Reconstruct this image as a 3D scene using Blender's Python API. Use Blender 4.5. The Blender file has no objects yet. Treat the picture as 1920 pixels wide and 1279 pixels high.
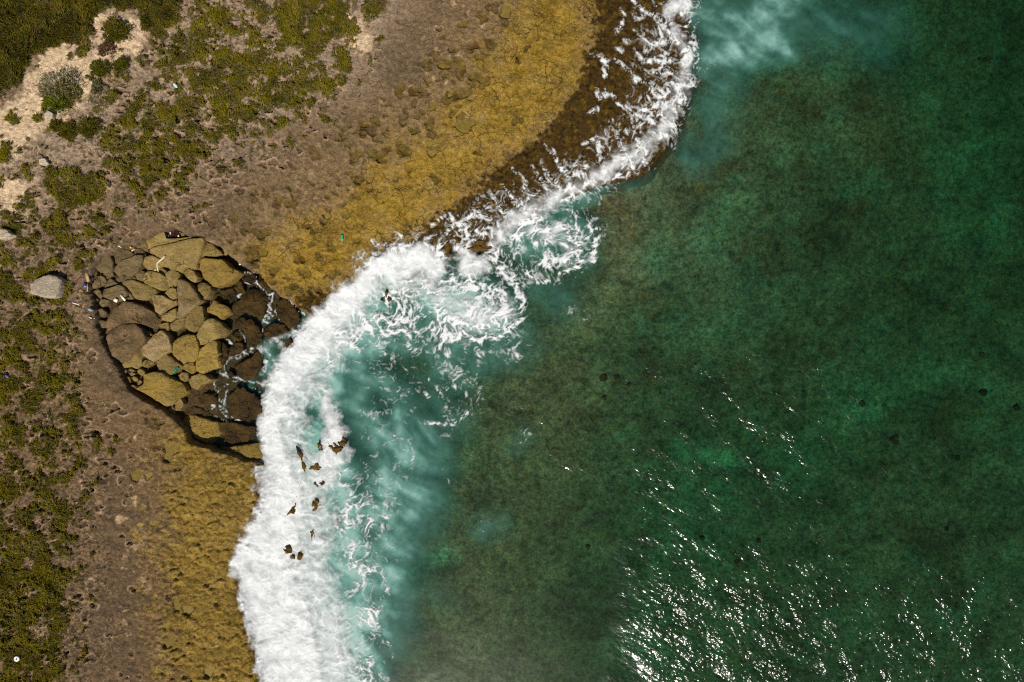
import bpy, math
import numpy as np
from mathutils import Vector

# ------------------------------------------------------------------ camera, sky, sun, exposure
SC = bpy.context.scene
S, H = 0.04, 59.1                      # metres per photo pixel at sea level, drone height
cam_d = bpy.data.cameras.new("camera"); cam = bpy.data.objects.new("camera", cam_d)
SC.collection.objects.link(cam); SC.camera = cam
cam.location = (0, 0, H); cam.rotation_euler = (0, 0, 0)
cam_d.sensor_width = 36; cam_d.lens = 36 * H / (1920 * S)
cam_d.clip_start = 0.5; cam_d.clip_end = 3000
SUN = Vector((-0.10, -0.66, 1.0)).normalized()
W = bpy.data.worlds.new("World"); SC.world = W; W.use_nodes = True
nt = W.node_tree; nt.nodes.clear()
sky = nt.nodes.new("ShaderNodeTexSky"); sky.sky_type = 'NISHITA'; sky.sun_disc = False
sky.sun_elevation = math.asin(SUN.z); sky.sun_rotation = math.atan2(SUN.x, SUN.y)
bg = nt.nodes.new("ShaderNodeBackground"); bg.inputs[1].default_value = 0.055
wo = nt.nodes.new("ShaderNodeOutputWorld")
nt.links.new(sky.outputs[0], bg.inputs[0]); nt.links.new(bg.outputs[0], wo.inputs[0])
ld = bpy.data.lights.new("sun", 'SUN'); ld.energy = 4.8; ld.angle = math.radians(0.5); ld.color = (1.0, 0.94, 0.83)
sun = bpy.data.objects.new("sun", ld); SC.collection.objects.link(sun)
sun.rotation_euler = SUN.to_track_quat('Z', 'Y').to_euler(); sun.location = (-20, -40, 90)
SC.view_settings.view_transform = 'Standard'; SC.view_settings.look = 'None'
SC.view_settings.exposure = 0.0; SC.view_settings.gamma = 1.0; SC.view_settings.use_curve_mapping = False
SC.render.engine = 'CYCLES'
SC.cycles.use_denoising = False
SC.cycles.max_bounces = 6; SC.cycles.transparent_max_bounces = 12
SC.cycles.filter_width = 1.2
SC.cycles.sample_clamp_indirect = 4.0

# ------------------------------------------------------------------ helpers
rng = np.random.default_rng(11)
f4 = np.float32

def P(px, py, z=0.0):
    k = S * (H - z) / H
    return ((px - 960) * k, -(py - 639.5) * k, z)

def to_px(X, Y, z):
    k = H / (S * (H - z))
    return 960 + X * k, 639.5 - Y * k

def sstep(a, b, x):
    t = np.clip((x - a) / (b - a), 0, 1)
    return t * t * (3 - 2 * t)

def hash2(ix, iy, seed):
    h = (ix.astype(np.uint32) * np.uint32(374761393) + iy.astype(np.uint32) * np.uint32(668265263)
         + np.uint32((seed * 2246822519 + 3266489917) & 0xffffffff))
    h = (h ^ (h >> np.uint32(13))) * np.uint32(1274126177)
    h = h ^ (h >> np.uint32(16))
    h = h * np.uint32(2654435761)
    return (h ^ (h >> np.uint32(15))).astype(np.float32) / f4(4294967295.0)

def noise(x, y, seed=0):
    x = np.asarray(x, f4); y = np.asarray(y, f4)
    fx = np.floor(x); fy = np.floor(y)
    ix = fx.astype(np.int64); iy = fy.astype(np.int64)
    dx = x - fx; dy = y - fy
    u = dx * dx * dx * (dx * (dx * 6 - 15) + 10); v = dy * dy * dy * (dy * (dy * 6 - 15) + 10)
    def g(a, b):
        t = hash2(ix + a, iy + b, seed) * f4(6.2831853)
        return np.cos(t) * (dx - a) + np.sin(t) * (dy - b)
    a = g(0, 0); b = g(1, 0); c = g(0, 1); d = g(1, 1)
    return (a + (b - a) * u + (c - a) * v + (a - b - c + d) * u * v) * f4(1.45)

def fbm(x, y, octv=4, seed=0, gain=0.5):
    s = 0; amp = 1.0; tot = 0
    for k in range(octv):
        s = s + amp * noise(x * 2.03 ** k + 17.3 * k, y * 2.03 ** k - 9.1 * k, seed + k * 7)
        tot += amp; amp *= gain
    return s / tot

def ridged(x, y, octv=3, seed=0, gain=0.5):
    s = 0; amp = 1.0; tot = 0
    for k in range(octv):
        n = 1 - np.abs(noise(x * 2.1 ** k + 31.7 * k, y * 2.1 ** k + 5.3 * k, seed + k * 5))
        s = s + amp * n * n; tot += amp; amp *= gain
    return s / tot

def worley(x, y, seed=0):
    """F1, F2 of a jittered grid"""
    x = np.asarray(x, f4); y = np.asarray(y, f4)
    ix = np.floor(x).astype(np.int64); iy = np.floor(y).astype(np.int64)
    f1 = np.full(x.shape, 9, f4); f2 = np.full(x.shape, 9, f4)
    for a in (-1, 0, 1):
        for b in (-1, 0, 1):
            cx = ix + a + hash2(ix + a, iy + b, seed); cy = iy + b + hash2(ix + a, iy + b, seed + 91)
            d = np.sqrt((cx - x) ** 2 + (cy - y) ** 2).astype(f4)
            f2 = np.minimum(f2, np.maximum(f1, d)); f1 = np.minimum(f1, d)
    return f1, f2

def plates(x, y, seed=0):
    """cells of a jittered grid: distance to the joint and a random number per cell"""
    x = np.asarray(x, f4); y = np.asarray(y, f4)
    ix = np.floor(x).astype(np.int64); iy = np.floor(y).astype(np.int64)
    f1 = np.full(x.shape, 9, f4); f2 = np.full(x.shape, 9, f4); r = np.zeros(x.shape, f4)
    for a in (-1, 0, 1):
        for b in (-1, 0, 1):
            h = hash2(ix + a, iy + b, seed)
            d = np.sqrt((ix + a + h - x) ** 2 + (iy + b + hash2(ix + a, iy + b, seed + 91) - y) ** 2).astype(f4)
            f2 = np.minimum(f2, np.maximum(f1, d)); r = np.where(d < f1, hash2(ix + a, iy + b, seed + 17), r); f1 = np.minimum(f1, d)
    return f2 - f1, r

def poly_sdf(X, Y, poly):
    """signed distance, positive inside"""
    p = np.asarray(poly, f4); q = np.roll(p, -1, 0)
    d2 = np.full(X.shape, 1e12, f4); ins = np.zeros(X.shape, bool)
    for (x0, y0), (x1, y1) in zip(p, q):
        ex, ey = x1 - x0, y1 - y0
        wx = X - x0; wy = Y - y0
        t = np.clip((wx * ex + wy * ey) / max(ex * ex + ey * ey, 1e-9), 0, 1)
        d2 = np.minimum(d2, (wx - ex * t) ** 2 + (wy - ey * t) ** 2)
        if y0 != y1:
            c = (Y >= min(y0, y1)) & (Y < max(y0, y1))
            ins ^= c & (wx < (Y - y0) * ex / ey)
    return np.where(ins, np.sqrt(d2), -np.sqrt(d2))

def stroke(X, Y, pts, soft=12):
    """1 inside a polyline of varying half width, fading over soft pixels"""
    out = np.full(X.shape, -1e9, f4)
    if len(pts) == 1: pts = [pts[0], pts[0]]
    for (x0, y0, w0), (x1, y1, w1) in zip(pts[:-1], pts[1:]):
        ex, ey = x1 - x0, y1 - y0
        t = np.clip(((X - x0) * ex + (Y - y0) * ey) / max(ex * ex + ey * ey, 1e-9), 0, 1)
        d = np.sqrt((X - x0 - ex * t) ** 2 + (Y - y0 - ey * t) ** 2)
        out = np.maximum(out, (w0 + (w1 - w0) * t) - d)
    return sstep(-soft, soft, out)

# fields on a photo-pixel lattice
LX0, LY0, LST = -700, -700, 5
lx = np.arange(LX0, 2621, LST, dtype=f4); ly = np.arange(LY0, 1981, LST, dtype=f4)
GX, GY = np.meshgrid(lx, ly)

def samp(F, px, py):
    u = np.clip((px - LX0) / LST, 0, len(lx) - 1.001); v = np.clip((py - LY0) / LST, 0, len(ly) - 1.001)
    i = u.astype(np.int64); j = v.astype(np.int64); a = (u - i).astype(f4); b = (v - j).astype(f4)
    return F[j, i] * (1 - a) * (1 - b) + F[j, i + 1] * a * (1 - b) + F[j + 1, i] * (1 - a) * b + F[j + 1, i + 1] * a * b

def link(name, me, mat, parent=None, smooth=True):
    o = bpy.data.objects.new(name, me); SC.collection.objects.link(o)
    if mat: me.materials.append(mat)
    if smooth: me.polygons.foreach_set("use_smooth", np.ones(len(me.polygons), bool))
    if parent: o.parent = parent
    me.update()
    return o

def np_mesh(name, V, F):
    """F: (n,3) or (n,4) int array, or a list of both"""
    me = bpy.data.meshes.new(name)
    Fs = F if isinstance(F, list) else [F]
    Fs = [np.asarray(f, np.int32) for f in Fs if len(f)]
    me.vertices.add(len(V)); me.vertices.foreach_set("co", np.asarray(V, f4).ravel())
    loops = np.concatenate([f.ravel() for f in Fs]); sizes = np.concatenate([np.full(len(f), f.shape[1], np.int32) for f in Fs])
    me.loops.add(len(loops)); me.loops.foreach_set("vertex_index", loops)
    me.polygons.add(len(sizes))
    me.polygons.foreach_set("loop_start", np.concatenate([[0], np.cumsum(sizes)[:-1]]).astype(np.int32))
    me.polygons.foreach_set("loop_total", sizes)
    me.update(calc_edges=True)
    return me

def col_attr(me, name, C):
    a = me.attributes.new(name, 'FLOAT_COLOR', 'POINT')
    C4 = np.ones((len(C), 4), f4); C4[:, :C.shape[1]] = C
    a.data.foreach_set("color", C4.ravel())

def flt_attr(me, name, F):
    a = me.attributes.new(name, 'FLOAT', 'POINT'); a.data.foreach_set("value", np.asarray(F, f4))

def tag(o, label=None, cat=None, group=None, kind=None):
    if label: o["label"] = label
    if cat: o["category"] = cat
    if group: o["group"] = group
    if kind: o["kind"] = kind
    return o

def srgb(r, g, b):
    c = np.array([r, g, b], float) / 255
    return np.where(c <= 0.04045, c / 12.92, ((c + 0.055) / 1.055) ** 2.4)

# ------------------------------------------------------------------ materials
class N:
    def __init__(s, name):
        s.m = bpy.data.materials.new(name); s.m.use_nodes = True
        s.t = s.m.node_tree; s.t.nodes.clear()
        s.out = s.t.nodes.new("ShaderNodeOutputMaterial")
    def n(s, typ, **kw):
        x = s.t.nodes.new(typ)
        for k, v in kw.items(): setattr(x, k, v)
        return x
    def l(s, a, b): s.t.links.new(a, b)
    def attr(s, name, fac=False):
        a = s.n("ShaderNodeAttribute", attribute_name=name)
        return a.outputs["Fac"] if fac else a.outputs["Color"]
    def pos(s): return s.n("ShaderNodeNewGeometry").outputs["Position"]
    def noise(s, scale, detail=4, rough=0.55, vec=None, dist=0.0):
        x = s.n("ShaderNodeTexNoise"); x.inputs["Scale"].default_value = scale
        x.inputs["Detail"].default_value = detail; x.inputs["Roughness"].default_value = rough
        x.inputs["Distortion"].default_value = dist
        s.l(vec if vec else s.pos(), x.inputs["Vector"])
        return x.outputs["Fac"]
    def voro(s, scale, feature='F1', vec=None):
        x = s.n("ShaderNodeTexVoronoi", feature=feature); x.inputs["Scale"].default_value = scale
        s.l(vec if vec else s.pos(), x.inputs["Vector"])
        return x.outputs["Distance"]
    def rng(s, v, a, b, c, d, smooth=False):
        x = s.n("ShaderNodeMapRange"); x.interpolation_type = 'SMOOTHSTEP' if smooth else 'LINEAR'
        for i, q in enumerate((a, b, c, d)): x.inputs[i + 1].default_value = q
        s.l(v, x.inputs[0]); return x.outputs[0]
    def math(s, op, a, b=None, clamp=False):
        x = s.n("ShaderNodeMath", operation=op, use_clamp=clamp)
        for i, q in enumerate((a, b)):
            if q is None: continue
            if isinstance(q, (int, float)): x.inputs[i].default_value = q
            else: s.l(q, x.inputs[i])
        return x.outputs[0]
    def mix(s, fac, a, b, mode='MIX'):
        x = s.n("ShaderNodeMix", data_type='RGBA', blend_type=mode)
        for i, q in ((0, fac), (6, a), (7, b)):
            if isinstance(q, (int, float)): x.inputs[i].default_value = q
            elif isinstance(q, (tuple, list, np.ndarray)): x.inputs[i].default_value = tuple(q)[:3] + (1,)
            else: s.l(q, x.inputs[i])
        return x.outputs[2]
    def scale_col(s, col, fac):
        return s.mix(1.0, col, s.grey(fac), 'MULTIPLY')
    def grey(s, v):
        x = s.n("ShaderNodeCombineColor")
        for i in range(3): s.l(v, x.inputs[i])
        return x.outputs[0]
    def bump(s, h, strength=0.5, dist=0.05):
        x = s.n("ShaderNodeBump"); x.inputs["Strength"].default_value = strength; x.inputs["Distance"].default_value = dist
        s.l(h, x.inputs["Height"]); return x.outputs[0]
    def bsdf(s, col, rough=0.9, spec=0.2, normal=None):
        x = s.n("ShaderNodeBsdfPrincipled")
        if isinstance(col, (tuple, list, np.ndarray)): x.inputs["Base Color"].default_value = tuple(col)[:3] + (1,)
        else: s.l(col, x.inputs["Base Color"])
        x.inputs["Roughness"].default_value = rough; x.inputs["Specular IOR Level"].default_value = spec
        if normal: s.l(normal, x.inputs["Normal"])
        s.l(x.outputs[0], s.out.inputs[0]); return x

def mat_ground():
    s = N("ground_rock")
    c = s.attr("albedo")
    n1 = s.noise(3.2, 6, 0.7); n2 = s.noise(10.0, 4, 0.7)
    f = s.math('MULTIPLY', s.rng(n1, 0.3, 0.7, 0.55, 1.45), s.rng(n2, 0.3, 0.7, 0.55, 1.45))
    crk = s.voro(1.15, 'DISTANCE_TO_EDGE', s.warp(0.9, 1.3))
    ck = s.math('MULTIPLY', s.rng(crk, 0.0, 0.035, 1, 0, True), s.attr("crack", True))
    ck = s.math('MULTIPLY', ck, s.rng(s.noise(0.55, 3), 0.46, 0.62, 0, 1))
    f = s.math('MULTIPLY', f, s.rng(ck, 0, 1, 1, 0.88))
    h = s.math('SUBTRACT', s.math('ADD', s.math('MULTIPLY', n1, 1.2), s.math('MULTIPLY', n2, 0.4)), ck)
    s.bsdf(s.scale_col(c, f), 0.92, 0.15, s.bump(h, 1.0, 0.15)); return s.m

def _warp(s, amp, scale):
    n = s.n("ShaderNodeTexNoise"); n.inputs["Scale"].default_value = scale; n.inputs["Detail"].default_value = 2
    s.l(s.pos(), n.inputs["Vector"])
    a = s.n("ShaderNodeVectorMath", operation='MULTIPLY_ADD')
    s.l(n.outputs["Color"], a.inputs[0]); a.inputs[1].default_value = (amp,) * 3
    s.l(s.pos(), a.inputs[2]); return a.outputs[0]
N.warp = _warp

def mat_rock(name, base, alt, dark, pits=0.4, rough=0.9, spec=0.2, patch=0.5):
    s = N(name)
    rnd = s.n("ShaderNodeObjectInfo").outputs["Random"]
    n1 = s.noise(1.1, 4, 0.6); n2 = s.noise(7.0, 5, 0.7); n3 = s.noise(22.0, 3, 0.6)
    c = s.mix(s.rng(n1, 0.5 - patch * .25, 0.5 + patch * .25, 0, 1, True), base, alt)
    pit = s.math('MULTIPLY', s.rng(s.voro(3.6, 'F1', s.warp(0.3, 3.0)), 0.05, 0.28, 1, 0, True), s.rng(n2, 0.45, 0.62, 0, 1, True))
    crk = s.rng(s.voro(0.75, 'DISTANCE_TO_EDGE', s.warp(1.1, 1.6)), 0.0, 0.03, 1, 0, True)
    pit = s.math('MAXIMUM', pit, s.math('MULTIPLY', crk, s.rng(s.noise(0.8, 2), .53, .64, 0, 1)))
    stain = s.rng(s.noise(0.7, 5, 0.65), 0.52, 0.68, 0, 0.45, True)
    c = s.mix(stain, c, s.mix(1.0, c, (0.62, 0.50, 0.42), 'MULTIPLY'))
    c = s.mix(s.math('MULTIPLY', pit, pits), c, dark)
    f = s.math('MULTIPLY', s.rng(n2, 0.3, 0.7, 0.72, 1.28), s.rng(n3, 0.3, 0.7, 0.8, 1.2))
    f = s.math('MULTIPLY', f, s.rng(rnd, 0, 1, 0.74, 1.10))
    h = s.math('SUBTRACT', s.math('ADD', s.math('MULTIPLY', n2, 1.1), s.math('MULTIPLY', n3, 0.35)), s.math('MULTIPLY', pit, pits * 1.2))
    s.bsdf(s.scale_col(c, f), rough, spec, s.bump(h, 1.0, 0.15)); return s.m

def mat_seabed():
    s = N("seabed_weed")
    c = s.mix(1.0, s.attr("albedo"), (1.18, 1.30, 1.24), 'MULTIPLY')
    n1 = s.noise(2.1, 8, 0.75); n2 = s.noise(5.5, 5, 0.7); n3 = s.noise(0.35, 4, 0.6)
    f = s.math('MULTIPLY', s.rng(n1, 0.32, 0.68, 0.30, 1.75), s.rng(n2, 0.3, 0.7, 0.45, 1.6))
    f = s.math('MULTIPLY', f, s.rng(n3, 0.3, 0.7, 0.7, 1.3))
    hue = s.noise(1.7, 4, 0.6)
    c = s.mix(s.rng(hue, 0.5, 0.72, 0, 0.6, True), c, s.mix(1.0, c, (1.5, 0.95, 0.5), 'MULTIPLY'))
    s.bsdf(s.scale_col(c, f), 1.0, 0.0, s.bump(n2, 0.6, 0.15)); return s.m

def mat_water():
    s = N("sea_water")
    tint = s.attr("wtint"); T = s.attr("turbid", True); R = s.attr("ripple", True)
    # wavelets, crests running from lower right to upper left
    mp = s.n("ShaderNodeMapping", vector_type='TEXTURE'); mp.inputs["Rotation"].default_value = (0, 0, math.radians(-32)); mp.inputs["Scale"].default_value = (1.35, 0.85, 1)
    s.l(s.pos(), mp.inputs["Vector"])
    w1 = s.noise(0.6, 1, 0.4, mp.outputs[0]); w2 = s.noise(2.9, 2, 0.45, mp.outputs[0])
    h = s.math('MULTIPLY', s.math('ADD', w1, s.math('MULTIPLY', w2, 0.30)), R)
    nrm = s.bump(h, 1.0, 0.30)
    fr = s.n("ShaderNodeFresnel"); fr.inputs["IOR"].default_value = 1.333
    gl = s.n("ShaderNodeBsdfGlossy"); gl.inputs["Roughness"].default_value = 0.16; s.l(nrm, gl.inputs["Normal"])
    tr = s.n("ShaderNodeBsdfTransparent"); s.l(tint, tr.inputs["Color"])
    df = s.n("ShaderNodeBsdfDiffuse")
    tn = s.noise(0.7, 6, 0.6, s.warp(2.0, 0.4)); tn2 = s.noise(0.25, 3, 0.6)
    t = s.math('MULTIPLY', T, s.rng(tn, 0.3, 0.7, 0.82, 1.18))
    t = s.math('MULTIPLY', t, s.rng(tn2, 0.3, 0.7, 0.75, 1.25), True)
    ramp = s.n("ShaderNodeValToRGB"); s.l(t, ramp.inputs[0])
    e = ramp.color_ramp.elements
    e[0].position = 0.0; e[0].color = (0.012, 0.13, 0.10, 1)
    e[1].position = 1.0; e[1].color = (0.30, 0.45, 0.415, 1)
    x = e.new(0.45); x.color = (0.062, 0.185, 0.150, 1)
    x = e.new(0.75); x.color = (0.15, 0.31, 0.275, 1)
    s.l(ramp.outputs[0], df.inputs["Color"])
    m1 = s.n("ShaderNodeMixShader"); s.l(s.rng(t, 0, 0.75, 0, 0.95), m1.inputs[0]); s.l(tr.outputs[0], m1.inputs[1]); s.l(df.outputs[0], m1.inputs[2])
    m2 = s.n("ShaderNodeMixShader"); s.l(fr.outputs[0], m2.inputs[0]); s.l(m1.outputs[0], m2.inputs[1]); s.l(gl.outputs[0], m2.inputs[2])
    s.l(m2.outputs[0], s.out.inputs[0]); return s.m

def mat_foam():
    s = N("white_foam")
    a = s.attr("cover", True)
    n1 = s.noise(5.0, 5, 0.65, s.warp(0.5, 1.3)); n2 = s.noise(16.0, 3, 0.6)
    k = s.math('ADD', a, s.math('ADD', s.rng(n1, 0.3, 0.7, -0.05, 0.05), s.rng(n2, 0.3, 0.7, -0.06, 0.06)))
    al = s.rng(k, 0.06, 1.05, 0, 1)
    h = s.noise(1.6, 2, 0.5)
    df = s.n("ShaderNodeBsdfDiffuse"); df.inputs["Color"].default_value = (0.70, 0.72, 0.73, 1)
    s.l(s.bump(h, 0.45, 0.20), df.inputs["Normal"])
    tr = s.n("ShaderNodeBsdfTransparent")
    m = s.n("ShaderNodeMixShader"); s.l(al, m.inputs[0]); s.l(tr.outputs[0], m.inputs[1]); s.l(df.outputs[0], m.inputs[2])
    s.l(m.outputs[0], s.out.inputs[0]); return s.m

def mat_leaf():
    s = N("leaves")
    c = s.attr("albedo")
    s.bsdf(c, 0.9, 0.0); return s.m

def mat_plain(name, col, rough=0.6, spec=0.3, nz=6.0, amp=0.25):
    s = N(name)
    f = s.rng(s.noise(nz, 4, 0.6), 0.3, 0.7, 1 - amp, 1 + amp)
    s.bsdf(s.scale_col(s.rgb(col), f), rough, spec); return s.m
def _rgb(s, c):
    x = s.n("ShaderNodeRGB"); x.outputs[0].default_value = tuple(c)[:3] + (1,); return x.outputs[0]
N.rgb = _rgb

M_GROUND = mat_ground(); M_SEABED = mat_seabed(); M_WATER = mat_water(); M_FOAM = mat_foam(); M_LEAF = mat_leaf()
M_ROCK = {
    'g': mat_rock("grey_boulder", (0.165, 0.117, 0.056), (0.205, 0.146, 0.068), (0.040, 0.025, 0.010), 0.4),
    't': mat_rock("tan_boulder", (0.250, 0.172, 0.052), (0.315, 0.222, 0.080), (0.060, 0.036, 0.005), 0.55),
    'o': mat_rock("ochre_boulder", (0.300, 0.200, 0.042), (0.280, 0.188, 0.052), (0.085, 0.040, 0.004), 0.8),
    'r': mat_rock("rough_boulder", (0.180, 0.122, 0.054), (0.285, 0.180, 0.090), (0.030, 0.017, 0.005), 0.95, patch=0.3),
    'p': mat_rock("pale_boulder", (0.330, 0.235, 0.120), (0.290, 0.200, 0.075), (0.090, 0.058, 0.014), 0.6),
    'w': mat_rock("weedy_wet_rock", (0.036, 0.019, 0.002), (0.080, 0.044, 0.004), (0.010, 0.005, 0.001), 0.9, 0.5, 0.28),
    'k': mat_rock("surf_rock", (0.105, 0.060, 0.012), (0.160, 0.094, 0.014), (0.040, 0.020, 0.004), 0.8, 0.6, 0.2),
    'l': mat_rock("limestone_block", (0.640, 0.530, 0.390), (0.520, 0.425, 0.305), (0.16, 0.12, 0.08), 0.35),
    'c': mat_rock("dark_coral", (0.050, 0.036, 0.012), (0.070, 0.048, 0.014), (0.020, 0.010, 0.004), 0.7),
}

# ------------------------------------------------------------------ traced outlines
ORG = {'A': (150, 415, 10.656), 'B': (300, 415, 10.656), 'C': (150, 525, 10.656), 'D': (300, 525, 10.656), 'E': (180, 630, 10.656),
       'F': (320, 630, 10.656), 'G': (320, 750, 10.656), 'H': (400, 500, 10.656), 'Y': (130, 400, 3.996), 'Z': (130, 620, 3.996),
       'a': (0, 0, 3.996), 'b': (0, 320, 3.996), 'c': (0, 640, 3.996), 'd': (0, 959, 3.996), 'e': (480, 0, 3.996), 'f': (960, 0, 3.996),
       'g': (480, 320, 3.996), 'h': (800, 240, 3.996), 'i': (420, 560, 3.996), 'j': (400, 880, 3.996), 'P': (0, 0, 1.0)}

def trace(txt):
    o = ORG['P']; out = []
    for tok in txt.split():
        if tok in ORG: o = ORG[tok]
        else:
            x, y = tok.split(','); out.append((o[0] + float(x) / o[2], o[1] + float(y) / o[2]))
    return out

LAND = [(-3000, -3000), (1350, -3000), (1330, -400), (1304, -40), (1286, 20), (1292, 100), (1282, 180), (1248, 268), (1205, 326), (1110, 350),
        (1030, 380), (960, 420), (920, 455), (870, 462), (800, 470), (745, 490), (700, 515), (650, 560), (590, 600), (545, 650), (508, 710),
        (495, 770), (492, 830), (496, 880), (500, 930), (488, 985), (462, 1040), (455, 1100), (472, 1160), (490, 1230), (505, 1320), (540, 1700), (600, 4000), (-3000, 4000)]
BOWL = [(640, 868), (500, 868), (466, 863), (430, 853), (400, 845), (372, 835), (352, 824), (346, 812), (340, 800), (324, 785), (305, 772), (275, 756), (250, 742), (235, 730),
        (222, 705), (210, 682), (192, 655), (180, 625), (175, 600), (169, 575), (164, 550), (161, 533), (164, 515), (171, 500), (179, 487),
        (190, 478), (205, 470), (222, 459), (234, 455), (250, 455), (263, 450), (275, 442), (290, 435), (305, 428), (322, 423), (328, 430),
        (338, 432), (346, 440), (360, 441), (370, 440), (382, 443), (385, 451), (396, 455), (408, 462), (418, 468), (428, 478), (440, 487),
        (452, 500), (466, 508), (480, 510), (490, 523), (505, 538), (523, 555), (543, 563), (563, 583), (580, 592), (640, 600)]
OCHRE = [(960, -200), (950, -20), (935, 60), (890, 140), (840, 205), (770, 260), (700, 315), (620, 385), (540, 430), (480, 470), (500, 520), (550, 560), (600, 560),
         (660, 545), (690, 500), (740, 462), (790, 432), (840, 395), (890, 355), (930, 318), (985, 280), (1040, 232), (1075, 175), (1100, 115), (1118, 50), (1112, -20), (1110, -200)]
OCHRE2 = [(335, 805), (420, 860), (520, 870), (520, 960), (480, 1040), (470, 1100), (500, 1300), (520, 1700), (330, 1700), (345, 1279), (325, 1150), (320, 1050), (335, 960), (330, 880), (310, 830)]
BROWN = [(1112, -200), (1112, -20), (1118, 50), (1100, 115), (1075, 175), (1040, 232), (985, 280), (930, 318), (890, 355), (840, 395), (790, 432), (740, 462), (690, 500),
         (655, 540), (615, 550), (575, 545), (548, 566), (590, 620), (700, 620), (1000, 520), (1400, 300), (1400, -200)]
SAND = [trace("P 175,28 210,22 250,28 285,55 262,75 275,100 240,112 205,120 190,150 175,180 150,215 100,235 60,262 20,300 -60,330 -60,215 20,195 50,170 45,140 90,90 130,85 165,105 180,90 165,60"),
        trace("P 640,18 665,30 690,55 695,90 675,100 640,82 655,60"), trace("P 0,330 60,340 60,400 20,410 -30,400")]
THICK = [trace("P -60,-60 345,-60 335,30 318,50 275,55 255,20 200,12 168,34 178,60 150,85 120,78 95,92 62,105 45,128 40,150 10,185 -60,190")]
GRASS = [
    (trace("P -60,60 330,30 330,120 200,260 60,330 -60,330"), 0.20), (trace("P 330,-20 740,-20 740,60 640,240 480,330 330,420 230,420 150,700 190,900 170,1300 -60,1300 -60,300 200,300"), 0.27),  # polygon, weight
    (trace("P 325,30 400,15 445,50 480,100 512,160 517,205 490,238 440,252 400,295 372,315 350,345 300,372 250,368 205,335 190,290 168,250 205,220 235,200 262,165 300,175 335,150 365,130 340,105 318,60"), 0.66),
    (trace("P 88,305 130,318 195,330 205,372 170,390 120,388 88,372 78,340"), 0.95),
    (trace("P 525,-20 650,-20 660,30 650,80 622,88 605,112 570,100 535,92 515,50"), 0.85),
    (trace("P 700,-20 730,-20 725,25 690,50 660,20"), 0.8),
    (trace("P 500,105 560,115 625,110 640,170 600,200 560,240 500,250 480,180"), 0.62),
    (trace("P 330,-20 640,-20 700,60 680,130 620,200 540,250 430,290 330,230 250,120"), 0.50),
    (trace("P 160,90 260,130 330,160 250,260 150,260 110,240 160,200"), 0.42),
    (trace("P -60,240 80,260 130,300 90,420 -60,420"), 0.36),
    (trace("P -60,400 60,380 230,380 240,420 165,470 140,560 150,660 100,700 -60,700"), 0.53),
    (trace("P -60,560 120,600 150,700 160,800 130,900 150,1000 130,1279 110,1700 -60,1700"), 0.56),
    (trace("P -60,1000 90,980 130,1100 110,1290 100,1700 -60,1700"), 0.72),
    (trace("P 120,780 220,820 190,930 150,1000 110,950"), 0.40),
    (trace("P 250,350 400,300 470,280 440,330 330,400 250,400"), 0.40),
]
f_land = poly_sdf(GX, GY, LAND)
def softpoly(poly, soft): return sstep(-soft, soft, poly_sdf(GX, GY, poly))
f_ochre = np.maximum(softpoly(OCHRE, 62), softpoly(OCHRE2, 48))
f_ochrewide = np.maximum(sstep(-150, 10, poly_sdf(GX, GY, OCHRE)), sstep(-110, 10, poly_sdf(GX, GY, OCHRE2)))
f_south = softpoly(OCHRE2, 46)
f_brown = softpoly(BROWN, 24)
f_sand = np.maximum.reduce([softpoly(p, 26) for p in SAND])
f_thick = np.maximum.reduce([softpoly(p, 12) for p in THICK])
f_veg = np.maximum.reduce([w * softpoly(p, 20) for p, w in GRASS] + [f_thick * 1.3])
for (x, y, r, w) in ((222, 62, 24, 1.1), (190, 132, 17, 1), (231, 125, 12, 1), (241, 147, 11, 1), (118, 178, 40, 1.1), (182, 168, 12, .8), (155, 98, 16, 1), (300, 60, 22, 1),
                     (128, 248, 18, 1), (170, 243, 22, 1), (107, 236, 10, .9), (72, 225, 12, .8), (8, 290, 14, 1), (345, 100, 30, .9), (62, 600, 26, 1), (30, 560, 15, .9), (108, 595, 22, .9),
                     (20, 230, 16, .7), (10, 485, 30, .8), (20, 720, 36, .9), (105, 720, 22, .9), (60, 745, 30, .9), (130, 770, 14, .8), (10, 920, 30, .9)):
    f_veg = np.maximum(f_veg, w * stroke(GX, GY, [(x, y, r * .8)], r * .5))

def curl_f(x, y):
    return noise(x * 2.1 + .6 * noise(x * .9, y * .9, 300), y * 2.1, 301) + .40 * noise(x * 4.4, y * 4.4, 302)

def veg_at(px, py):
    """vegetation cover 0..1 with ragged edges"""
    m = samp(f_veg, px, py)
    x = px * S; y = py * S
    n = fbm(x * 0.75, y * 0.75, 4, 301, 0.62)
    n2 = noise(x * 3.1, y * 3.1, 77)
    n3 = np.abs(curl_f(x, y))
    c1, _ = worley(x * .95 + .3 * n2, y * .95, 79)
    return sstep(0.40, 0.60, m + 0.76 * n + 0.16 * n2 + .55 * (.42 - c1) * (m < 1.1) - .26 * sstep(.26, .10, n3) * sstep(-.15, .3, noise(x * .5, y * .5, 305) + .2) * (m < 1.05)) * sstep(0.04, 0.16, m)

# ------------------------------------------------------------------ ground (one land sheet)
def axis(lo, hi, step, far):
    core = np.arange(lo, hi + step * .5, step); ext = []; d = step
    while sum(ext) < far: d *= 1.45; ext.append(d)
    e = np.cumsum(ext)
    return np.concatenate([lo - e[::-1], core, hi + e]).astype(f4), len(ext)

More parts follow.
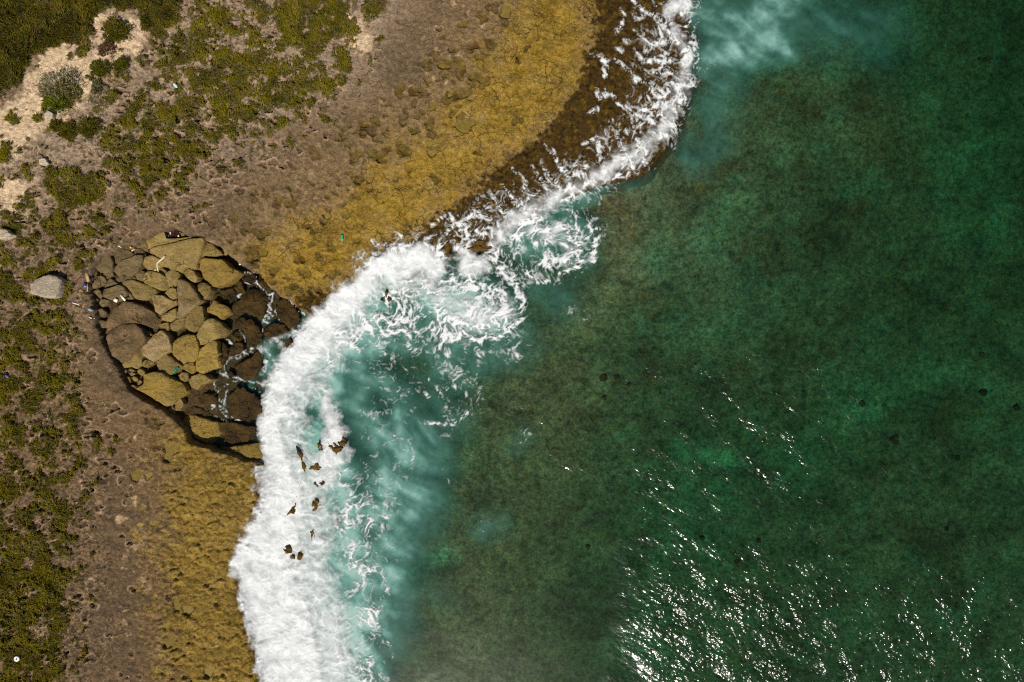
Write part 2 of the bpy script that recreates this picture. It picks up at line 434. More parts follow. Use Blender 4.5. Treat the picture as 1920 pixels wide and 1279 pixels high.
CELL = 0.065
xs, nx0 = axis(-41.5, 15.5, CELL, 350); ys, ny0 = axis(-28.5, 28.5, CELL, 350)
X, Y = np.meshgrid(xs, ys)
px, py = to_px(X, Y, 0.0)
for _ in range(2):
    d = samp(f_land, px, py)
    zb = np.where(d > 0, 0.50 + 2.2 * (1 - np.exp(-np.maximum(d, 0) / 250)), 0.5 + 0.08 * d).astype(f4)
    zb = np.maximum(zb, -4.5)
    px, py = to_px(X, Y, zb)
px = px.astype(f4); py = py.astype(f4)
bow = poly_sdf(px + 3.0 * noise(X * 1.3, Y * 1.3, 5) + 1.6 * noise(X * 4, Y * 4, 6), py + 3.0 * noise(X * 1.3, Y * 1.3, 8) + 1.6 * noise(X * 4, Y * 4, 9), BOWL)
bow = bow - 5 * sstep(340, 190, px)
# zone edges are ragged: look the masks up at warped positions
wx = 26 * fbm(X * 0.35, Y * 0.35, 4, 21, 0.6); wy = 26 * fbm(X * 0.35, Y * 0.35, 4, 41, 0.6)
hx = 11 * noise(X * 2.6, Y * 2.6, 61); hy = 11 * noise(X * 2.6, Y * 2.6, 62)
och = samp(f_ochre, px + wx, py + wy); ochw = samp(f_ochrewide, px + wx, py + wy)
bro = samp(f_brown, px + 1.1 * wx + hx, py + 1.1 * wy + hy)
spk = fbm(X * 2.2, Y * 2.2, 3, 71, 0.7)
bro = sstep(0.36, 0.64, bro + 1.15 * fbm(X * 1.6, Y * 1.6, 5, 72, .75) * (1 - np.abs(2 * bro - 1)))
shore_rim = sstep(24, 2, d + 14 * spk) * (py > 600)                   # thin weedy strip along the south shore
bro = np.maximum(bro, shore_rim * 0.9)
sand = sstep(0.25, 0.85, samp(f_sand, px + wx + hx, py + wy + hy) + 0.35 * spk)
och = np.clip(sstep(.10, .95, samp(f_ochre, px + 2.2 * wx + hx, py + 2.2 * wy + hy) + .70 * fbm(X * 1.1, Y * 1.1, 5, 66, .72) * (1 - np.abs(2 * och - 1))), 0, 1)
sou = samp(f_south, px + 2.2 * wx + hx, py + 2.2 * wy + hy)
C_S = np.array((0.225, 0.150, 0.036))
veg = veg_at(px, py) * (bow < 0)
thick = samp(f_thick, px, py)
n_lo = fbm(X * 0.22, Y * 0.22, 4, 91); n_md = fbm(X * 1.1, Y * 1.1, 4, 92, 0.6); n_hi = noise(X * 4.5, Y * 4.5, 93)
lump = fbm(X * 1.5 + 0.4 * n_md, Y * 1.5, 3, 95, 0.5)
rough = (1 - och) * 0.10 + 0.05
Z = zb + 0.25 * n_lo * (d > 40) + rough * n_md + 0.03 * n_hi
pw = .45 * fbm(X * 1.3, Y * 1.3, 3, 501, .6); pv = .45 * fbm(X * 1.3, Y * 1.3, 3, 502, .6)
pe, pr_ = plates(X * .95 + pw, Y * 1.15 + pv, 503); qe, qr = plates(X * 2.1 + pw, Y * 2.4 + pv, 504)
south = np.clip(sou + np.minimum(ochw, 1) * sstep(830, 900, py) * .8, 0, 1)
Z += south * (.20 * sstep(.02, .40, pe) * (.25 + pr_) + .09 * sstep(.02, .4, qe) * (.2 + qr)) + och * (1 - south) * (.05 * sstep(.0, .3, pe) * pr_ + .03 * sstep(.0, .35, qe) * qr)
Z += sou * (0.14 * np.abs(lump) + 0.08 * ridged(X * 0.9, Y * 0.9, 3, 97)) + np.minimum(ochw, 1 - och) * (py > 850) * 0.10 * np.abs(lump)
Z += bro * (0.10 * fbm(X * 3, Y * 3, 3, 98, 0.7) - 0.12)
Z += veg * (0.10 + 0.16 * (0.5 + n_md)) * (1 + 0.8 * thick)
# low rock lips (curved terraces) of the ochre flat
ter = fbm(X * 0.5, Y * 0.5, 3, 99, 0.5); tq = ter * 7; tl = np.floor(tq); tf = tq - tl
Z += och * (1 - sou) * 0.07 * (tl + sstep(0.0, 0.12, tf) - 3) * 0.8

# solution pits: pale-rimmed craters inland, olive and brown hollows lower down
rim = np.zeros_like(Z); pit = np.zeros_like(Z); opool = np.zeros_like(Z)
def splat(cx, cy, r, depth, rimh, kind, seed):
    j = int((cy - ys[ny0]) / CELL) + ny0; i = int((cx - xs[nx0]) / CELL) + nx0
    k = int(r * 2.0 / CELL) + 2
    if i - k < 0 or j - k < 0 or i + k >= len(xs) or j + k >= len(ys): return
    sl = (slice(j - k, j + k + 1), slice(i - k, i + k + 1))
    dx = X[sl] - cx; dy = Y[sl] - cy
    th = np.arctan2(dy, dx)
    rr = r * (1 + 0.28 * np.sin(2 * th + seed) + 0.18 * np.sin(3 * th + seed * 2.3) + 0.10 * np.sin(5 * th + seed * 5.1))
    q = np.sqrt(dx * dx + dy * dy) / rr
    inside = sstep(1.0, 0.74 if kind == 'rim' else 0.84, q)
    ring = np.exp(-((q - 1.08) / 0.28) ** 2) * (0.55 + 0.45 * np.sin(th * 1.0 + seed * 3))
    Z[sl] += -depth * inside + rimh * ring
    if kind == 'rim':
        rim[sl] = np.maximum(rim[sl], ring); pit[sl] = np.maximum(pit[sl], inside * .6)
    else:
        opool[sl] = np.maximum(opool[sl], inside * (1.0 if kind == 'o' else 0.4)); pit[sl] = np.maximum(pit[sl], inside * (0.0 if kind == 'o' else 0.9))

vegb = np.clip(f_veg, 0, 1)
N_TRY = 14000
tx = rng.uniform(-60, 1000, N_TRY); ty = rng.uniform(-60, 1340, N_TRY)
tl_ = samp(f_land, tx, ty); tv = samp(vegb, tx, ty); to_ = samp(f_ochre, tx, ty); tow = samp(f_ochrewide, tx, ty); tsd = samp(f_sand, tx, ty)
tb = poly_sdf(tx.astype(f4), ty.astype(f4), BOWL)
for q in range(N_TRY):
    if tl_[q] < 30 or tb[q] > -9: continue
    u = rng.random()
    zz = 0.5 + 2.2 * (1 - math.exp(-tl_[q] / 250)); cx, cy, _ = P(tx[q], ty[q], zz)
    left = ty[q] > 330
    clus = 0.5 + 1.1 * float(noise(np.array([cx * .35]), np.array([cy * .35]), 111)[0])
    if tow[q] < 0.25:
        pr = (0.50 if left else 0.36) * (0.35 + tv[q]) * clus * (1 - tsd[q]) if tl_[q] > 120 else 0
        if tx[q] > 620 and ty[q] < 200: pr *= 0.25
        if u < pr: splat(cx, cy, rng.uniform(0.12, 0.28) * (1.25 if u < 0.05 else 1), rng.uniform(.08, .2), rng.uniform(.07, .16), 'rim', rng.uniform(0, 9))
    elif to_[q] < 0.75:
        if u < (.16 if ty[q] > 850 else .21): splat(cx, cy, rng.uniform(0.12, 0.30) if rng.random() < .75 else rng.uniform(.3, .55), rng.uniform(.06, .12) * (.7 if ty[q] > 850 else 1.1), .03, 'o' if rng.random() < .72 or ty[q] > 850 else 'b', rng.uniform(0, 9))
    elif u < (.09 if ty[q] > 850 else .04): splat(cx, cy, rng.uniform(0.14, 0.42), .07 if ty[q] > 850 else .08, .04, 'o', rng.uniform(0, 9))

# traced rock pools
POOLS = [
    ("c 1225,790 1290,772 1340,770 1350,820 1310,850 1280,862 1275,905 1225,895 1235,840", "tan heart-shaped rock pool just south of the boulder hollow"),
    ("c 975,990 1040,955 1060,990 1020,1050 985,1040", "olive rock pool with rounded outline, larger of the pair southwest of the hollow"),
    ("c 1085,1000 1130,980 1145,1005 1100,1040", "small olive rock pool, right of the larger pool on the grey rock"),
    ("e 1475,930 1560,890 1640,885 1640,930 1590,960 1590,1000 1540,990", "pale green rock pool on the ochre edge, largest of the upper flat"),
    ("e 1300,770 1340,755 1365,795 1310,830", "dark olive rock pool on the pale rock left of the pale green pool"),
    ("e 1365,480 1400,475 1450,500 1410,520 1370,502", "narrow dark olive rock pool beside pale rock scars"),
    ("e 1570,740 1610,722 1650,715 1620,760", "slim rock pool pointing up right on the upper flat"),
    ("e 1280,1130 1350,1120 1345,1150 1310,1180", "beige rock pool low on the ochre flat"),
    ("e 1830,100 1860,40 1890,28 1910,60 1890,130 1845,122", "long olive rock pool near the top of the ochre flat"),
    ("e 1425,700 1450,688 1470,710 1445,728", "round olive rock pool among the brown hollows"),
    ("g 650,320 700,305 705,345 685,358 655,350", "pale round rock pool above the green bottle"),
    ("g 5,600 40,570 85,600 70,635 30,645", "round dark olive rock pool close to the hollow's upper right rim"),
    ("g 495,330 530,312 560,340 540,358 505,355", "olive rock pool left of the pale round pool"),
    ("g 725,505 770,500 772,530 735,540", "tiny beige rock pool right of the green bottle"),
    ("d 1370,720 1430,710 1450,740 1420,780 1375,765", "rounded tan rock pool on the lumpy southern shelf"),
    ("d 1230,1000 1290,930 1320,960 1300,1010 1250,1025", "ragged tan rock pool near bottom of the lumpy shelf"),
    ("d 1300,670 1330,655 1350,700 1345,750 1310,745", "upright oblong rock pool on the southern shelf"),
    ("d 1530,1180 1580,1140 1610,1170 1570,1250 1535,1240", "olive rock pool on the southern shelf nearest the photo's bottom edge"),
]
pools = []
for txt, lab in POOLS:
    pp = trace(txt); cpx = np.mean([p[0] for p in pp]); cpy = np.mean([p[1] for p in pp])
    sel = (np.abs(px - cpx) < 60) & (np.abs(py - cpy) < 60)
    sd = poly_sdf(px[sel] + 2.2 * noise(X[sel] * 2.2, Y[sel] * 2.2, 401), py[sel] + 2.2 * noise(X[sel] * 2.2, Y[sel] * 2.2, 402), pp)
    ring = (sd < 0) & (sd > -6)
    zm = float(np.percentile(Z[sel][ring], 18))
    zz = Z[sel]; w = sstep(-1.5, 1.0, sd)
    Z[sel] = zz * (1 - w) + (zm - 0.22) * w
    pit[sel] *= (1 - w); rim[sel] *= (1 - w); opool[sel] *= (1 - w)
    pools.append((pp, zm - 0.09, lab))

# the collapsed hollow
flo = -0.35 + 1.50 * sstep(470, 200, px) + 0.25 * np.abs(fbm(X * 1.6, Y * 1.6, 3, 121, 0.6))
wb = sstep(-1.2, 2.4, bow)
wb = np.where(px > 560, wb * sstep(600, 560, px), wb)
Z = Z * (1 - wb) + flo * wb
# overhung rim: knock the edge back a little in places
Z -= 0.10 * sstep(-5, -1, bow) * (bow < 0) * (0.5 + 0.8 * n_md)

# albedo of the ground
def lerp(a, b, t): return a + (b - a) * t[..., None]
C = np.empty(X.shape + (3,), f4); C[:] = (0.192, 0.128, 0.070)
C = lerp(C, np.array((0.142, 0.098, 0.058)), sstep(-0.1, 0.4, n_lo + .3 * n_md))
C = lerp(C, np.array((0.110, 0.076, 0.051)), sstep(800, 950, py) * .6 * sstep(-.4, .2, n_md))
C = lerp(C, np.array((0.290, 0.200, 0.135)), sstep(0.25, 0.55, fbm(X * .5, Y * .5, 4, 131, .65)) * 0.8 * (1 - ochw))
f_pale = softpoly(trace('P 150,-60 760,-60 720,70 640,170 520,240 420,290 330,320 150,340 60,420 -80,430 -80,250 60,230'), 60)
C = lerp(C, np.array((0.390, 0.290, 0.200)), samp(f_pale, px + 2 * wx, py + 2 * wy) * (.55 + .45 * sstep(-.4, .4, n_md)))
C = lerp(C, np.array((0.330, 0.215, 0.135)), samp(vegb, px, py) * 0.55 * sstep(-.35, .4, n_md) * (1 - ochw))
C = lerp(C, np.array((0.420, 0.300, 0.180)), sstep(0.5, 0.62, fbm(X * .8, Y * .8, 4, 133, .6) + .32 * (1 - np.abs(2 * ochw - .9))) * (1 - och) * 0.8)
C = lerp(C, np.array((0.220, 0.142, 0.058)), ochw * 0.75)
vein = np.exp(-(noise(X * 1.25 + .6 * n_md, Y * 1.25, 311) / .16) ** 2) * ochw * (1 - .8 * och)
C = lerp(C, np.array((0.330, 0.215, 0.100)), vein * .75)
curl_n = curl_f(px * f4(S), py * f4(S))
curl_m = sstep(-.10, .3, fbm(X * .45, Y * .45, 4, 303, .6) + 1.0 * sstep(0, .4, samp(vegb, px, py)) - .22 + .2 * sstep(900, 1000, py)) * (1 - ochw) * (bow < -6) * (1 - sand) * (1 - .75 * (px > 520))
curl_2 = noise(X * 5.2 + n_md, Y * 5.2, 611); curl = np.maximum(np.exp(-(curl_n / .11) ** 2) * sstep(-.5, .2, curl_2), .8 * np.exp(-(curl_2 / .14) ** 2) * sstep(0, .4, noise(X * .8, Y * .8, 612))) * curl_m
Z += curl * .05 - .06 * sstep(.12, .3, curl_n) * sstep(.8, .4, curl_n) * curl_m
C = lerp(C, np.array((0.060, 0.040, 0.026)), sstep(.12, .3, curl_n) * sstep(.75, .35, curl_n) * curl_m * .55)
C = lerp(C, np.array((0.430, 0.295, 0.175)), curl * .72)
C = lerp(C, np.array((0.100, 0.066, 0.043)), sstep(.15, .5, fbm(X * 1.3, Y * 1.3, 4, 306, .7)) * (1 - ochw) * .6)
C *= f4(.84)
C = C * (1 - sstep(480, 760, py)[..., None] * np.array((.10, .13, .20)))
C = lerp(C, np.array((0.252, 0.157, 0.022)), och * .92)
C = lerp(C, np.array((0.205, 0.120, 0.010)), och * sstep(0.0, 0.5, fbm(X * .6, Y * .6, 4, 135, .6)) * .8)
C = lerp(C, np.array((0.265, 0.175, 0.050)), och * sstep(0.05, 0.45, fbm(X * .45, Y * .45, 3, 137, .6)) * .6)
C = lerp(C, np.array((0.150, 0.098, 0.022)), och * sstep(.0, .42, fbm(X * .28 + 5, Y * .28, 5, 801, .62)) * .55)
C = lerp(C, np.array((0.300, 0.205, 0.085)), och * sstep(.12, .45, fbm(X * .4 - 5, Y * .4, 5, 802, .65)) * .55)
C = lerp(C, C_S, sou * .55)
C = lerp(C, np.array((0.150, 0.092, 0.016)), sou * sstep(0.0, -0.45, lump) * .6)
C = lerp(C, np.array((0.300, 0.185, 0.085)), sou * sstep(0.25, 0.6, fbm(X * 1.6, Y * 1.6, 3, 139, .6)) * .7)
C *= (1 + (np.maximum(south, .6 * och) * ((pr_ - .5) * .34 + (qr - .5) * .22)))[..., None]
f_scar = np.maximum.reduce([stroke(GX, GY, [(a_, b_, r_ * .8)], 7) for a_, b_, r_ in ((225, 974, 14), (246, 996, 8), (253, 1024, 10), (230, 1041, 9), (232, 1066, 7), (265, 1086, 8), (238, 1143, 9), (235, 1167, 7), (240, 1187, 6),
    (253, 822, 7), (268, 840, 7), (250, 942, 10), (820, 95, 7), (838, 90, 6), (863, 104, 7), (845, 105, 5), (795, 141, 5), (815, 150, 6), (840, 154, 6), (777, 172, 5), (700, 237, 5), (852, 5, 10), (880, 22, 8), (900, 47, 7))])
C = lerp(C, np.array((0.400, 0.270, 0.145)), sstep(.45, .75, samp(f_scar, px + .8 * hx, py + .8 * hy) + .35 * spk) * .9)
C = lerp(C, np.array((0.560, 0.410, 0.260)), sand * (1 - veg))
C = lerp(C, np.array((0.420, 0.285, 0.170)), np.clip(rim * 1.2, 0, 1) * (.55 + .45 * sstep(-.3, .3, n_md)))
C = lerp(C, np.array((0.075, 0.048, 0.030)), pit * 0.75)
C = lerp(C, np.where((py > 850)[..., None], np.array((0.255, 0.172, 0.042)), np.array((0.115, 0.078, 0.016))), opool * (.82 + .35 * noise(X * .7, Y * .7, 313)).clip(0, 1))
C = lerp(C, np.array((0.090, 0.036, 0.006)), opool * sstep(.30, .5, noise(X * .9, Y * .9, 141)) * np.where(py > 850, .12, .7))
C = lerp(C, np.array((0.046, 0.025, 0.003)), bro * .96)
C = lerp(C, np.array((0.125, 0.070, 0.006)), bro * sstep(0.0, 0.30, fbm(X * 1.8, Y * 1.8, 4, 143, .65)) * .8)
C = lerp(C, np.array((0.014, 0.008, 0.002)), bro * sstep(0.0, 0.35, fbm(X * 2.6, Y * 2.6, 3, 144, .65)) * .8)
C = lerp(C, np.array((0.055, 0.055, 0.030)), sstep(-4, -22, d + 6 * spk))
C = lerp(C, np.array((0.060, 0.055, 0.015)), veg * .8)
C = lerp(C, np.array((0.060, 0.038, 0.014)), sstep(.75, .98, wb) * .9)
crack = (och * (1 - sou) + 0.35 * (1 - och)) * (1 - veg) * (1 - bro) * (1 - sand)

keep = (d > -150)
keepf = keep[:-1, :-1] & keep[1:, :-1] & keep[:-1, 1:] & keep[1:, 1:]
def grid_faces(shape, keepf):
    idx = np.arange(shape[0] * shape[1]).reshape(shape)
    F = np.stack([idx[:-1, :-1], idx[:-1, 1:], idx[1:, 1:], idx[1:, :-1]], -1)[keepf]
    used = np.zeros(shape[0] * shape[1], bool); used[F.ravel()] = True
    remap = np.cumsum(used) - 1
    return remap[F], used
F, used = grid_faces(X.shape, keepf)
V = np.stack([X, Y, Z], -1).reshape(-1, 3)[used]
me = np_mesh("ground", V, F)
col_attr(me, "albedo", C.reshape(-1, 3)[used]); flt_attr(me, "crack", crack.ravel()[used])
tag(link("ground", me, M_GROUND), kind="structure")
ZG = Z

def ground_z(x, y):
    i = np.clip(np.searchsorted(xs, x) - 1, 0, len(xs) - 2); j = np.clip(np.searchsorted(ys, y) - 1, 0, len(ys) - 2)
    a = (x - xs[i]) / (xs[i + 1] - xs[i]); b = (y - ys[j]) / (ys[j + 1] - ys[j])
    return ZG[j, i] * (1 - a) * (1 - b) + ZG[j, i + 1] * a * (1 - b) + ZG[j + 1, i] * (1 - a) * b + ZG[j + 1, i + 1] * a * b

# ------------------------------------------------------------------ seabed
sx, _ = axis(-42, 42, 0.3, 350); sy, _ = axis(-29, 29, 0.3, 350)
X2, Y2 = np.meshgrid(sx, sy); p2, q2 = to_px(X2, Y2, -2.0); p2 = p2.astype(f4); q2 = q2.astype(f4)
d2 = samp(f_land, p2, q2)
off = np.maximum(-d2, 0)
f_brownsea = np.maximum.reduce([.9 * stroke(GX, GY, [(1000, 780, 130), (980, 1000, 150), (920, 1150, 150), (960, 1290, 160)], 130),
                                .7 * stroke(GX, GY, [(1150, 390, 40), (1180, 520, 40), (1080, 620, 30)], 60),
                                .55 * stroke(GX, GY, [(1560, 160, 30), (1650, 230, 60)], 90), .4 * stroke(GX, GY, [(1700, 950, 90), (1850, 930, 60)], 90)])
f_bright = np.maximum.reduce([1.0 * stroke(GX, GY, [(1280, 850, 12), (1330, 860, 20), (1400, 880, 14)], 26), .8 * stroke(GX, GY, [(790, 1060, 12), (840, 1045, 14), (745, 1090, 20)], 24),
                              .6 * stroke(GX, GY, [(1370, 390, 30), (1340, 440, 20)], 40), .55 * stroke(GX, GY, [(1230, 490, 30)], 50), .5 * stroke(GX, GY, [(1350, 930, 60), (1330, 1010, 60), (1250, 1000, 40)], 90),
                              .35 * stroke(GX, GY, [(1210, 1100, 30), (1220, 1220, 50)], 60), .4 * stroke(GX, GY, [(1850, 220, 40), (1880, 420, 30), (1700, 80, 30)], 80), .4 * stroke(GX, GY, [(1820, 700, 20), (1600, 780, 30), (1500, 900, 40)], 60),
                              .35 * stroke(GX, GY, [(1480, 560, 30), (1280, 640, 20)], 60)])
f_dark = np.maximum.reduce([.8 * stroke(GX, GY, [(1340, 900, 8), (1440, 895, 12)], 18), .6 * stroke(GX, GY, [(790, 1090, 8), (860, 1062, 8)], 16), .5 * stroke(GX, GY, [(1310, 740, 40), (1330, 800, 30)], 50),
                            .55 * stroke(GX, GY, [(1150, 960, 20), (1210, 920, 20)], 40), .4 * stroke(GX, GY, [(1400, 560, 60), (1550, 450, 80)], 100), .6 * stroke(GX, GY, [(1700, 130, 50)], 80)])
bs = samp(f_brownsea, p2 + 20 * fbm(X2 * .2, Y2 * .2, 3, 151), q2 + 20 * fbm(X2 * .2, Y2 * .2, 3, 152))
br = samp(f_bright, p2 + 14 * fbm(X2 * .5, Y2 * .5, 3, 153), q2 + 14 * fbm(X2 * .5, Y2 * .5, 3, 154)) * (0.65 + .7 * fbm(X2 * .5, Y2 * .5, 4, 155, .6))
dk = samp(f_dark, p2 + 10 * fbm(X2 * .5, Y2 * .5, 3, 156), q2 + 10 * fbm(X2 * .5, Y2 * .5, 3, 157))
mott = fbm(X2 * .16, Y2 * .16, 5, 159, .6)
C2 = np.empty(X2.shape + (3,), f4); C2[:] = (0.060, 0.068, 0.040)
C2 = lerp(C2, np.array((0.044, 0.042, 0.022)), sstep(0.0, .4, mott))
C2 = lerp(C2, np.array((0.066, 0.086, 0.052)), sstep(-.1, -.45, mott))
C2 = lerp(C2, np.array((0.090, 0.080, 0.045)), np.clip(bs, 0, 1))
m2 = fbm(X2 * .42, Y2 * .42, 4, 701, .62); m3 = fbm(X2 * .30 + 9, Y2 * .30, 4, 702, .62)
C2 = lerp(C2, np.array((0.052, 0.036, 0.018)), sstep(.05, .40, m2) * .55)
C2 = lerp(C2, np.array((0.055, 0.100, 0.066)), sstep(.10, .45, m3) * .65 * (1 - np.clip(bs, 0, 1)))
C2 = lerp(C2, np.array((0.022, 0.024, 0.014)), sstep(.12, .45, fbm(X2 * .8, Y2 * .8, 4, 703, .65)) * .6)
C2 = lerp(C2, np.array((0.090, 0.190, 0.120)), np.clip(br, 0, 1))
C2 = lerp(C2, np.array((0.020, 0.024, 0.014)), np.clip(dk, 0, 1) * .8)
Z2 = -1.2 - np.minimum(off / 260, 2.6) + .18 * fbm(X2 * .5, Y2 * .5, 4, 161) - .5 * np.clip(br, 0, 1) + .35 * np.clip(bs, 0, 1)
k2 = d2 < 120
F, used = grid_faces(X2.shape, k2[:-1, :-1] & k2[1:, 1:] & k2[1:, :-1] & k2[:-1, 1:])
me = np_mesh("seabed", np.stack([X2, Y2, Z2], -1).reshape(-1, 3)[used], F)
col_attr(me, "albedo", C2.reshape(-1, 3)[used])
tag(link("seabed", me, M_SEABED), kind="structure")

# ------------------------------------------------------------------ sea surface
SOLID = [  # thick white water: polyline with half widths (photo pixels), softness, strength
    ([(710, 505, 18), (672, 545, 24), (612, 608, 30), (560, 668, 34), (524, 730, 30), (510, 790, 24), (514, 850, 26), (530, 915, 40), (528, 975, 46), (496, 1045, 54), (510, 1115, 56), (530, 1180, 60), (548, 1250, 60), (560, 1330, 60)], 14, 1.0),
    ([(712, 510, 26), (680, 556, 34), (625, 622, 46), (584, 672, 46), (552, 728, 48), (535, 790, 44), (535, 850, 44), (560, 915, 62), (565, 975, 70), (540, 1045, 86), (552, 1115, 88), (572, 1180, 86), (590, 1250, 86), (600, 1330, 86)], 44, .76),
    ([(604, 716, 9), (618, 765, 16), (628, 812, 24), (622, 855, 32), (600, 895, 30)], 20, .88),
    ([(705, 500, 22), (745, 500, 34), (790, 480, 24), (815, 500, 26)], 16, 1.0),
    ([(870, 470, 16), (880, 500, 20), (905, 492, 14)], 16, .95),
    ([(735, 540, 20), (800, 532, 26), (845, 565, 26), (895, 598, 36), (938, 592, 24), (955, 565, 12)], 36, .80),
    ([(925, 458, 14), (955, 425, 20), (995, 398, 20), (1040, 374, 16), (1080, 352, 12), (1120, 335, 14), (1160, 306, 16), (1200, 285, 15), (1232, 255, 18), (1252, 225, 14)], 28, .84),
    ([(1254, 215, 14), (1274, 175, 12), (1284, 140, 13), (1286, 105, 12), (1276, 75, 12), (1262, 60, 12)], 26, .84),
    ([(1250, 30, 12), (1275, 15, 18), (1285, -20, 18)], 12, .9),
    ([(985, 430, 20), (1030, 436, 26), (1070, 458, 18), (1058, 488, 14)], 30, .60),
    ([(530, 630, 8), (500, 650, 10), (480, 668, 6)], 12, .6),
]
def arc(cx, cy, r, a0, a1, w, n=10):
    return [(cx + r * math.cos(math.radians(a)), cy + r * math.sin(math.radians(a)), w) for a in np.linspace(a0, a1, n)]
LACE = [
    (arc(912, 572, 66, -70, 150, 7), 12, .95), (arc(905, 575, 40, -120, 110, 7), 12, .95), (arc(900, 585, 18, -200, 60, 5), 10, .9), (arc(860, 580, 60, 40, 170, 6), 12, .85), (arc(800, 600, 60, 0, 140, 5), 12, .7),
    (arc(1060, 455, 56, -40, 175, 6), 11, .90), (arc(1050, 455, 34, -160, 120, 6), 11, .88), (arc(1046, 462, 15, 0, 300, 4), 9, .8), (arc(1030, 470, 58, 60, 190, 5), 11, .75), (arc(1085, 430, 40, -90, 60, 4), 10, .6),
    ([(640, 640, 4), (700, 655, 4), (760, 690, 4), (800, 740, 3)], 10, .55), ([(690, 690, 3), (750, 740, 4), (790, 800, 3)], 9, .50), ([(640, 760, 3), (700, 785, 4), (760, 830, 4), (785, 900, 3)], 10, .55),
    ([(800, 705, 3), (825, 742, 4), (848, 722, 3), (868, 738, 4), (878, 772, 4), (850, 790, 3), (800, 796, 3)], 8, .72), ([(740, 640, 4), (780, 660, 5), (840, 665, 5), (900, 650, 4)], 10, .6), ([(980, 640, 3), (950, 662, 5), (900, 668, 5)], 9, .55),
    ([(700, 880, 4), (740, 930, 4), (720, 990, 4), (690, 1040, 4)], 10, .62), ([(660, 880, 4), (690, 930, 4), (750, 960, 4)], 10, .55), ([(690, 1060, 4), (730, 1100, 4), (700, 1160, 4), (735, 1230, 3)], 10, .60), ([(650, 1120, 6), (700, 1130, 5), (680, 1200, 6), (720, 1279, 4)], 12, .6), ([(830, 880, 3), (840, 900, 3)], 8, .5),

    ([(960, 400, 22), (1050, 345, 30), (1130, 290, 36), (1190, 230, 40), (1225, 150, 44), (1225, 60, 44), (1240, -20, 40)], 34, .36), ([(1240, 250, 30), (1280, 170, 24), (1292, 90, 22), (1280, 0, 26)], 22, .55),
    ([(700, 500, 26), (760, 462, 22), (830, 430, 24), (890, 400, 24), (960, 365, 20)], 22, .34),
    ([(600, 640, 60), (680, 600, 60), (780, 580, 70), (880, 570, 76), (950, 600, 36)], 40, .56),
    ([(820, 620, 50), (860, 690, 50), (870, 750, 40), (830, 800, 20)], 40, .32),
    ([(700, 650, 50), (740, 720, 60), (720, 800, 50), (720, 880, 50), (700, 960, 60), (720, 1040, 30)], 50, .27),
    ([(640, 900, 40), (660, 980, 60), (680, 1060, 50), (680, 1150, 34), (676, 1230, 40), (676, 1330, 40)], 40, .44),
    
    ([(930, 480, 40), (1000, 450, 60), (1060, 450, 60), (1100, 430, 36), (1080, 400, 40)], 30, .46),
    ([(960, 510, 30), (1010, 500, 30), (1060, 505, 24)], 20, .42),
    ([(1000, 390, 30), (1080, 350, 30), (1150, 330, 25), (1200, 300, 25)], 24, .50),
    ([(1180, 270, 30), (1225, 210, 30), (1250, 140, 30), (1240, 60, 30), (1255, 20, 25)], 26, .45),
    ([(1290, 110, 18), (1330, 120, 22)], 26, .24), ([(1300, 70, 14), (1290, 180, 14)], 24, .28),
    ([(980, 815, 4), (985, 808, 6), (1000, 806, 4), (975, 835, 3), (970, 848, 2)], 7, .42),
    ([(900, 990, 10), (920, 985, 8), (925, 1000, 4)], 14, .30), ([(1060, 575, 14), (1100, 590, 14), (1125, 605, 10)], 14, .27),
    ([(1000, 650, 10), (960, 670, 12), (900, 660, 14)], 14, .33), ([(870, 770, 8), (830, 775, 10), (850, 740, 6)], 16, .40),
    ([(700, 505, 40), (800, 470, 30), (870, 450, 26), (930, 430, 20)], 20, .55),
]
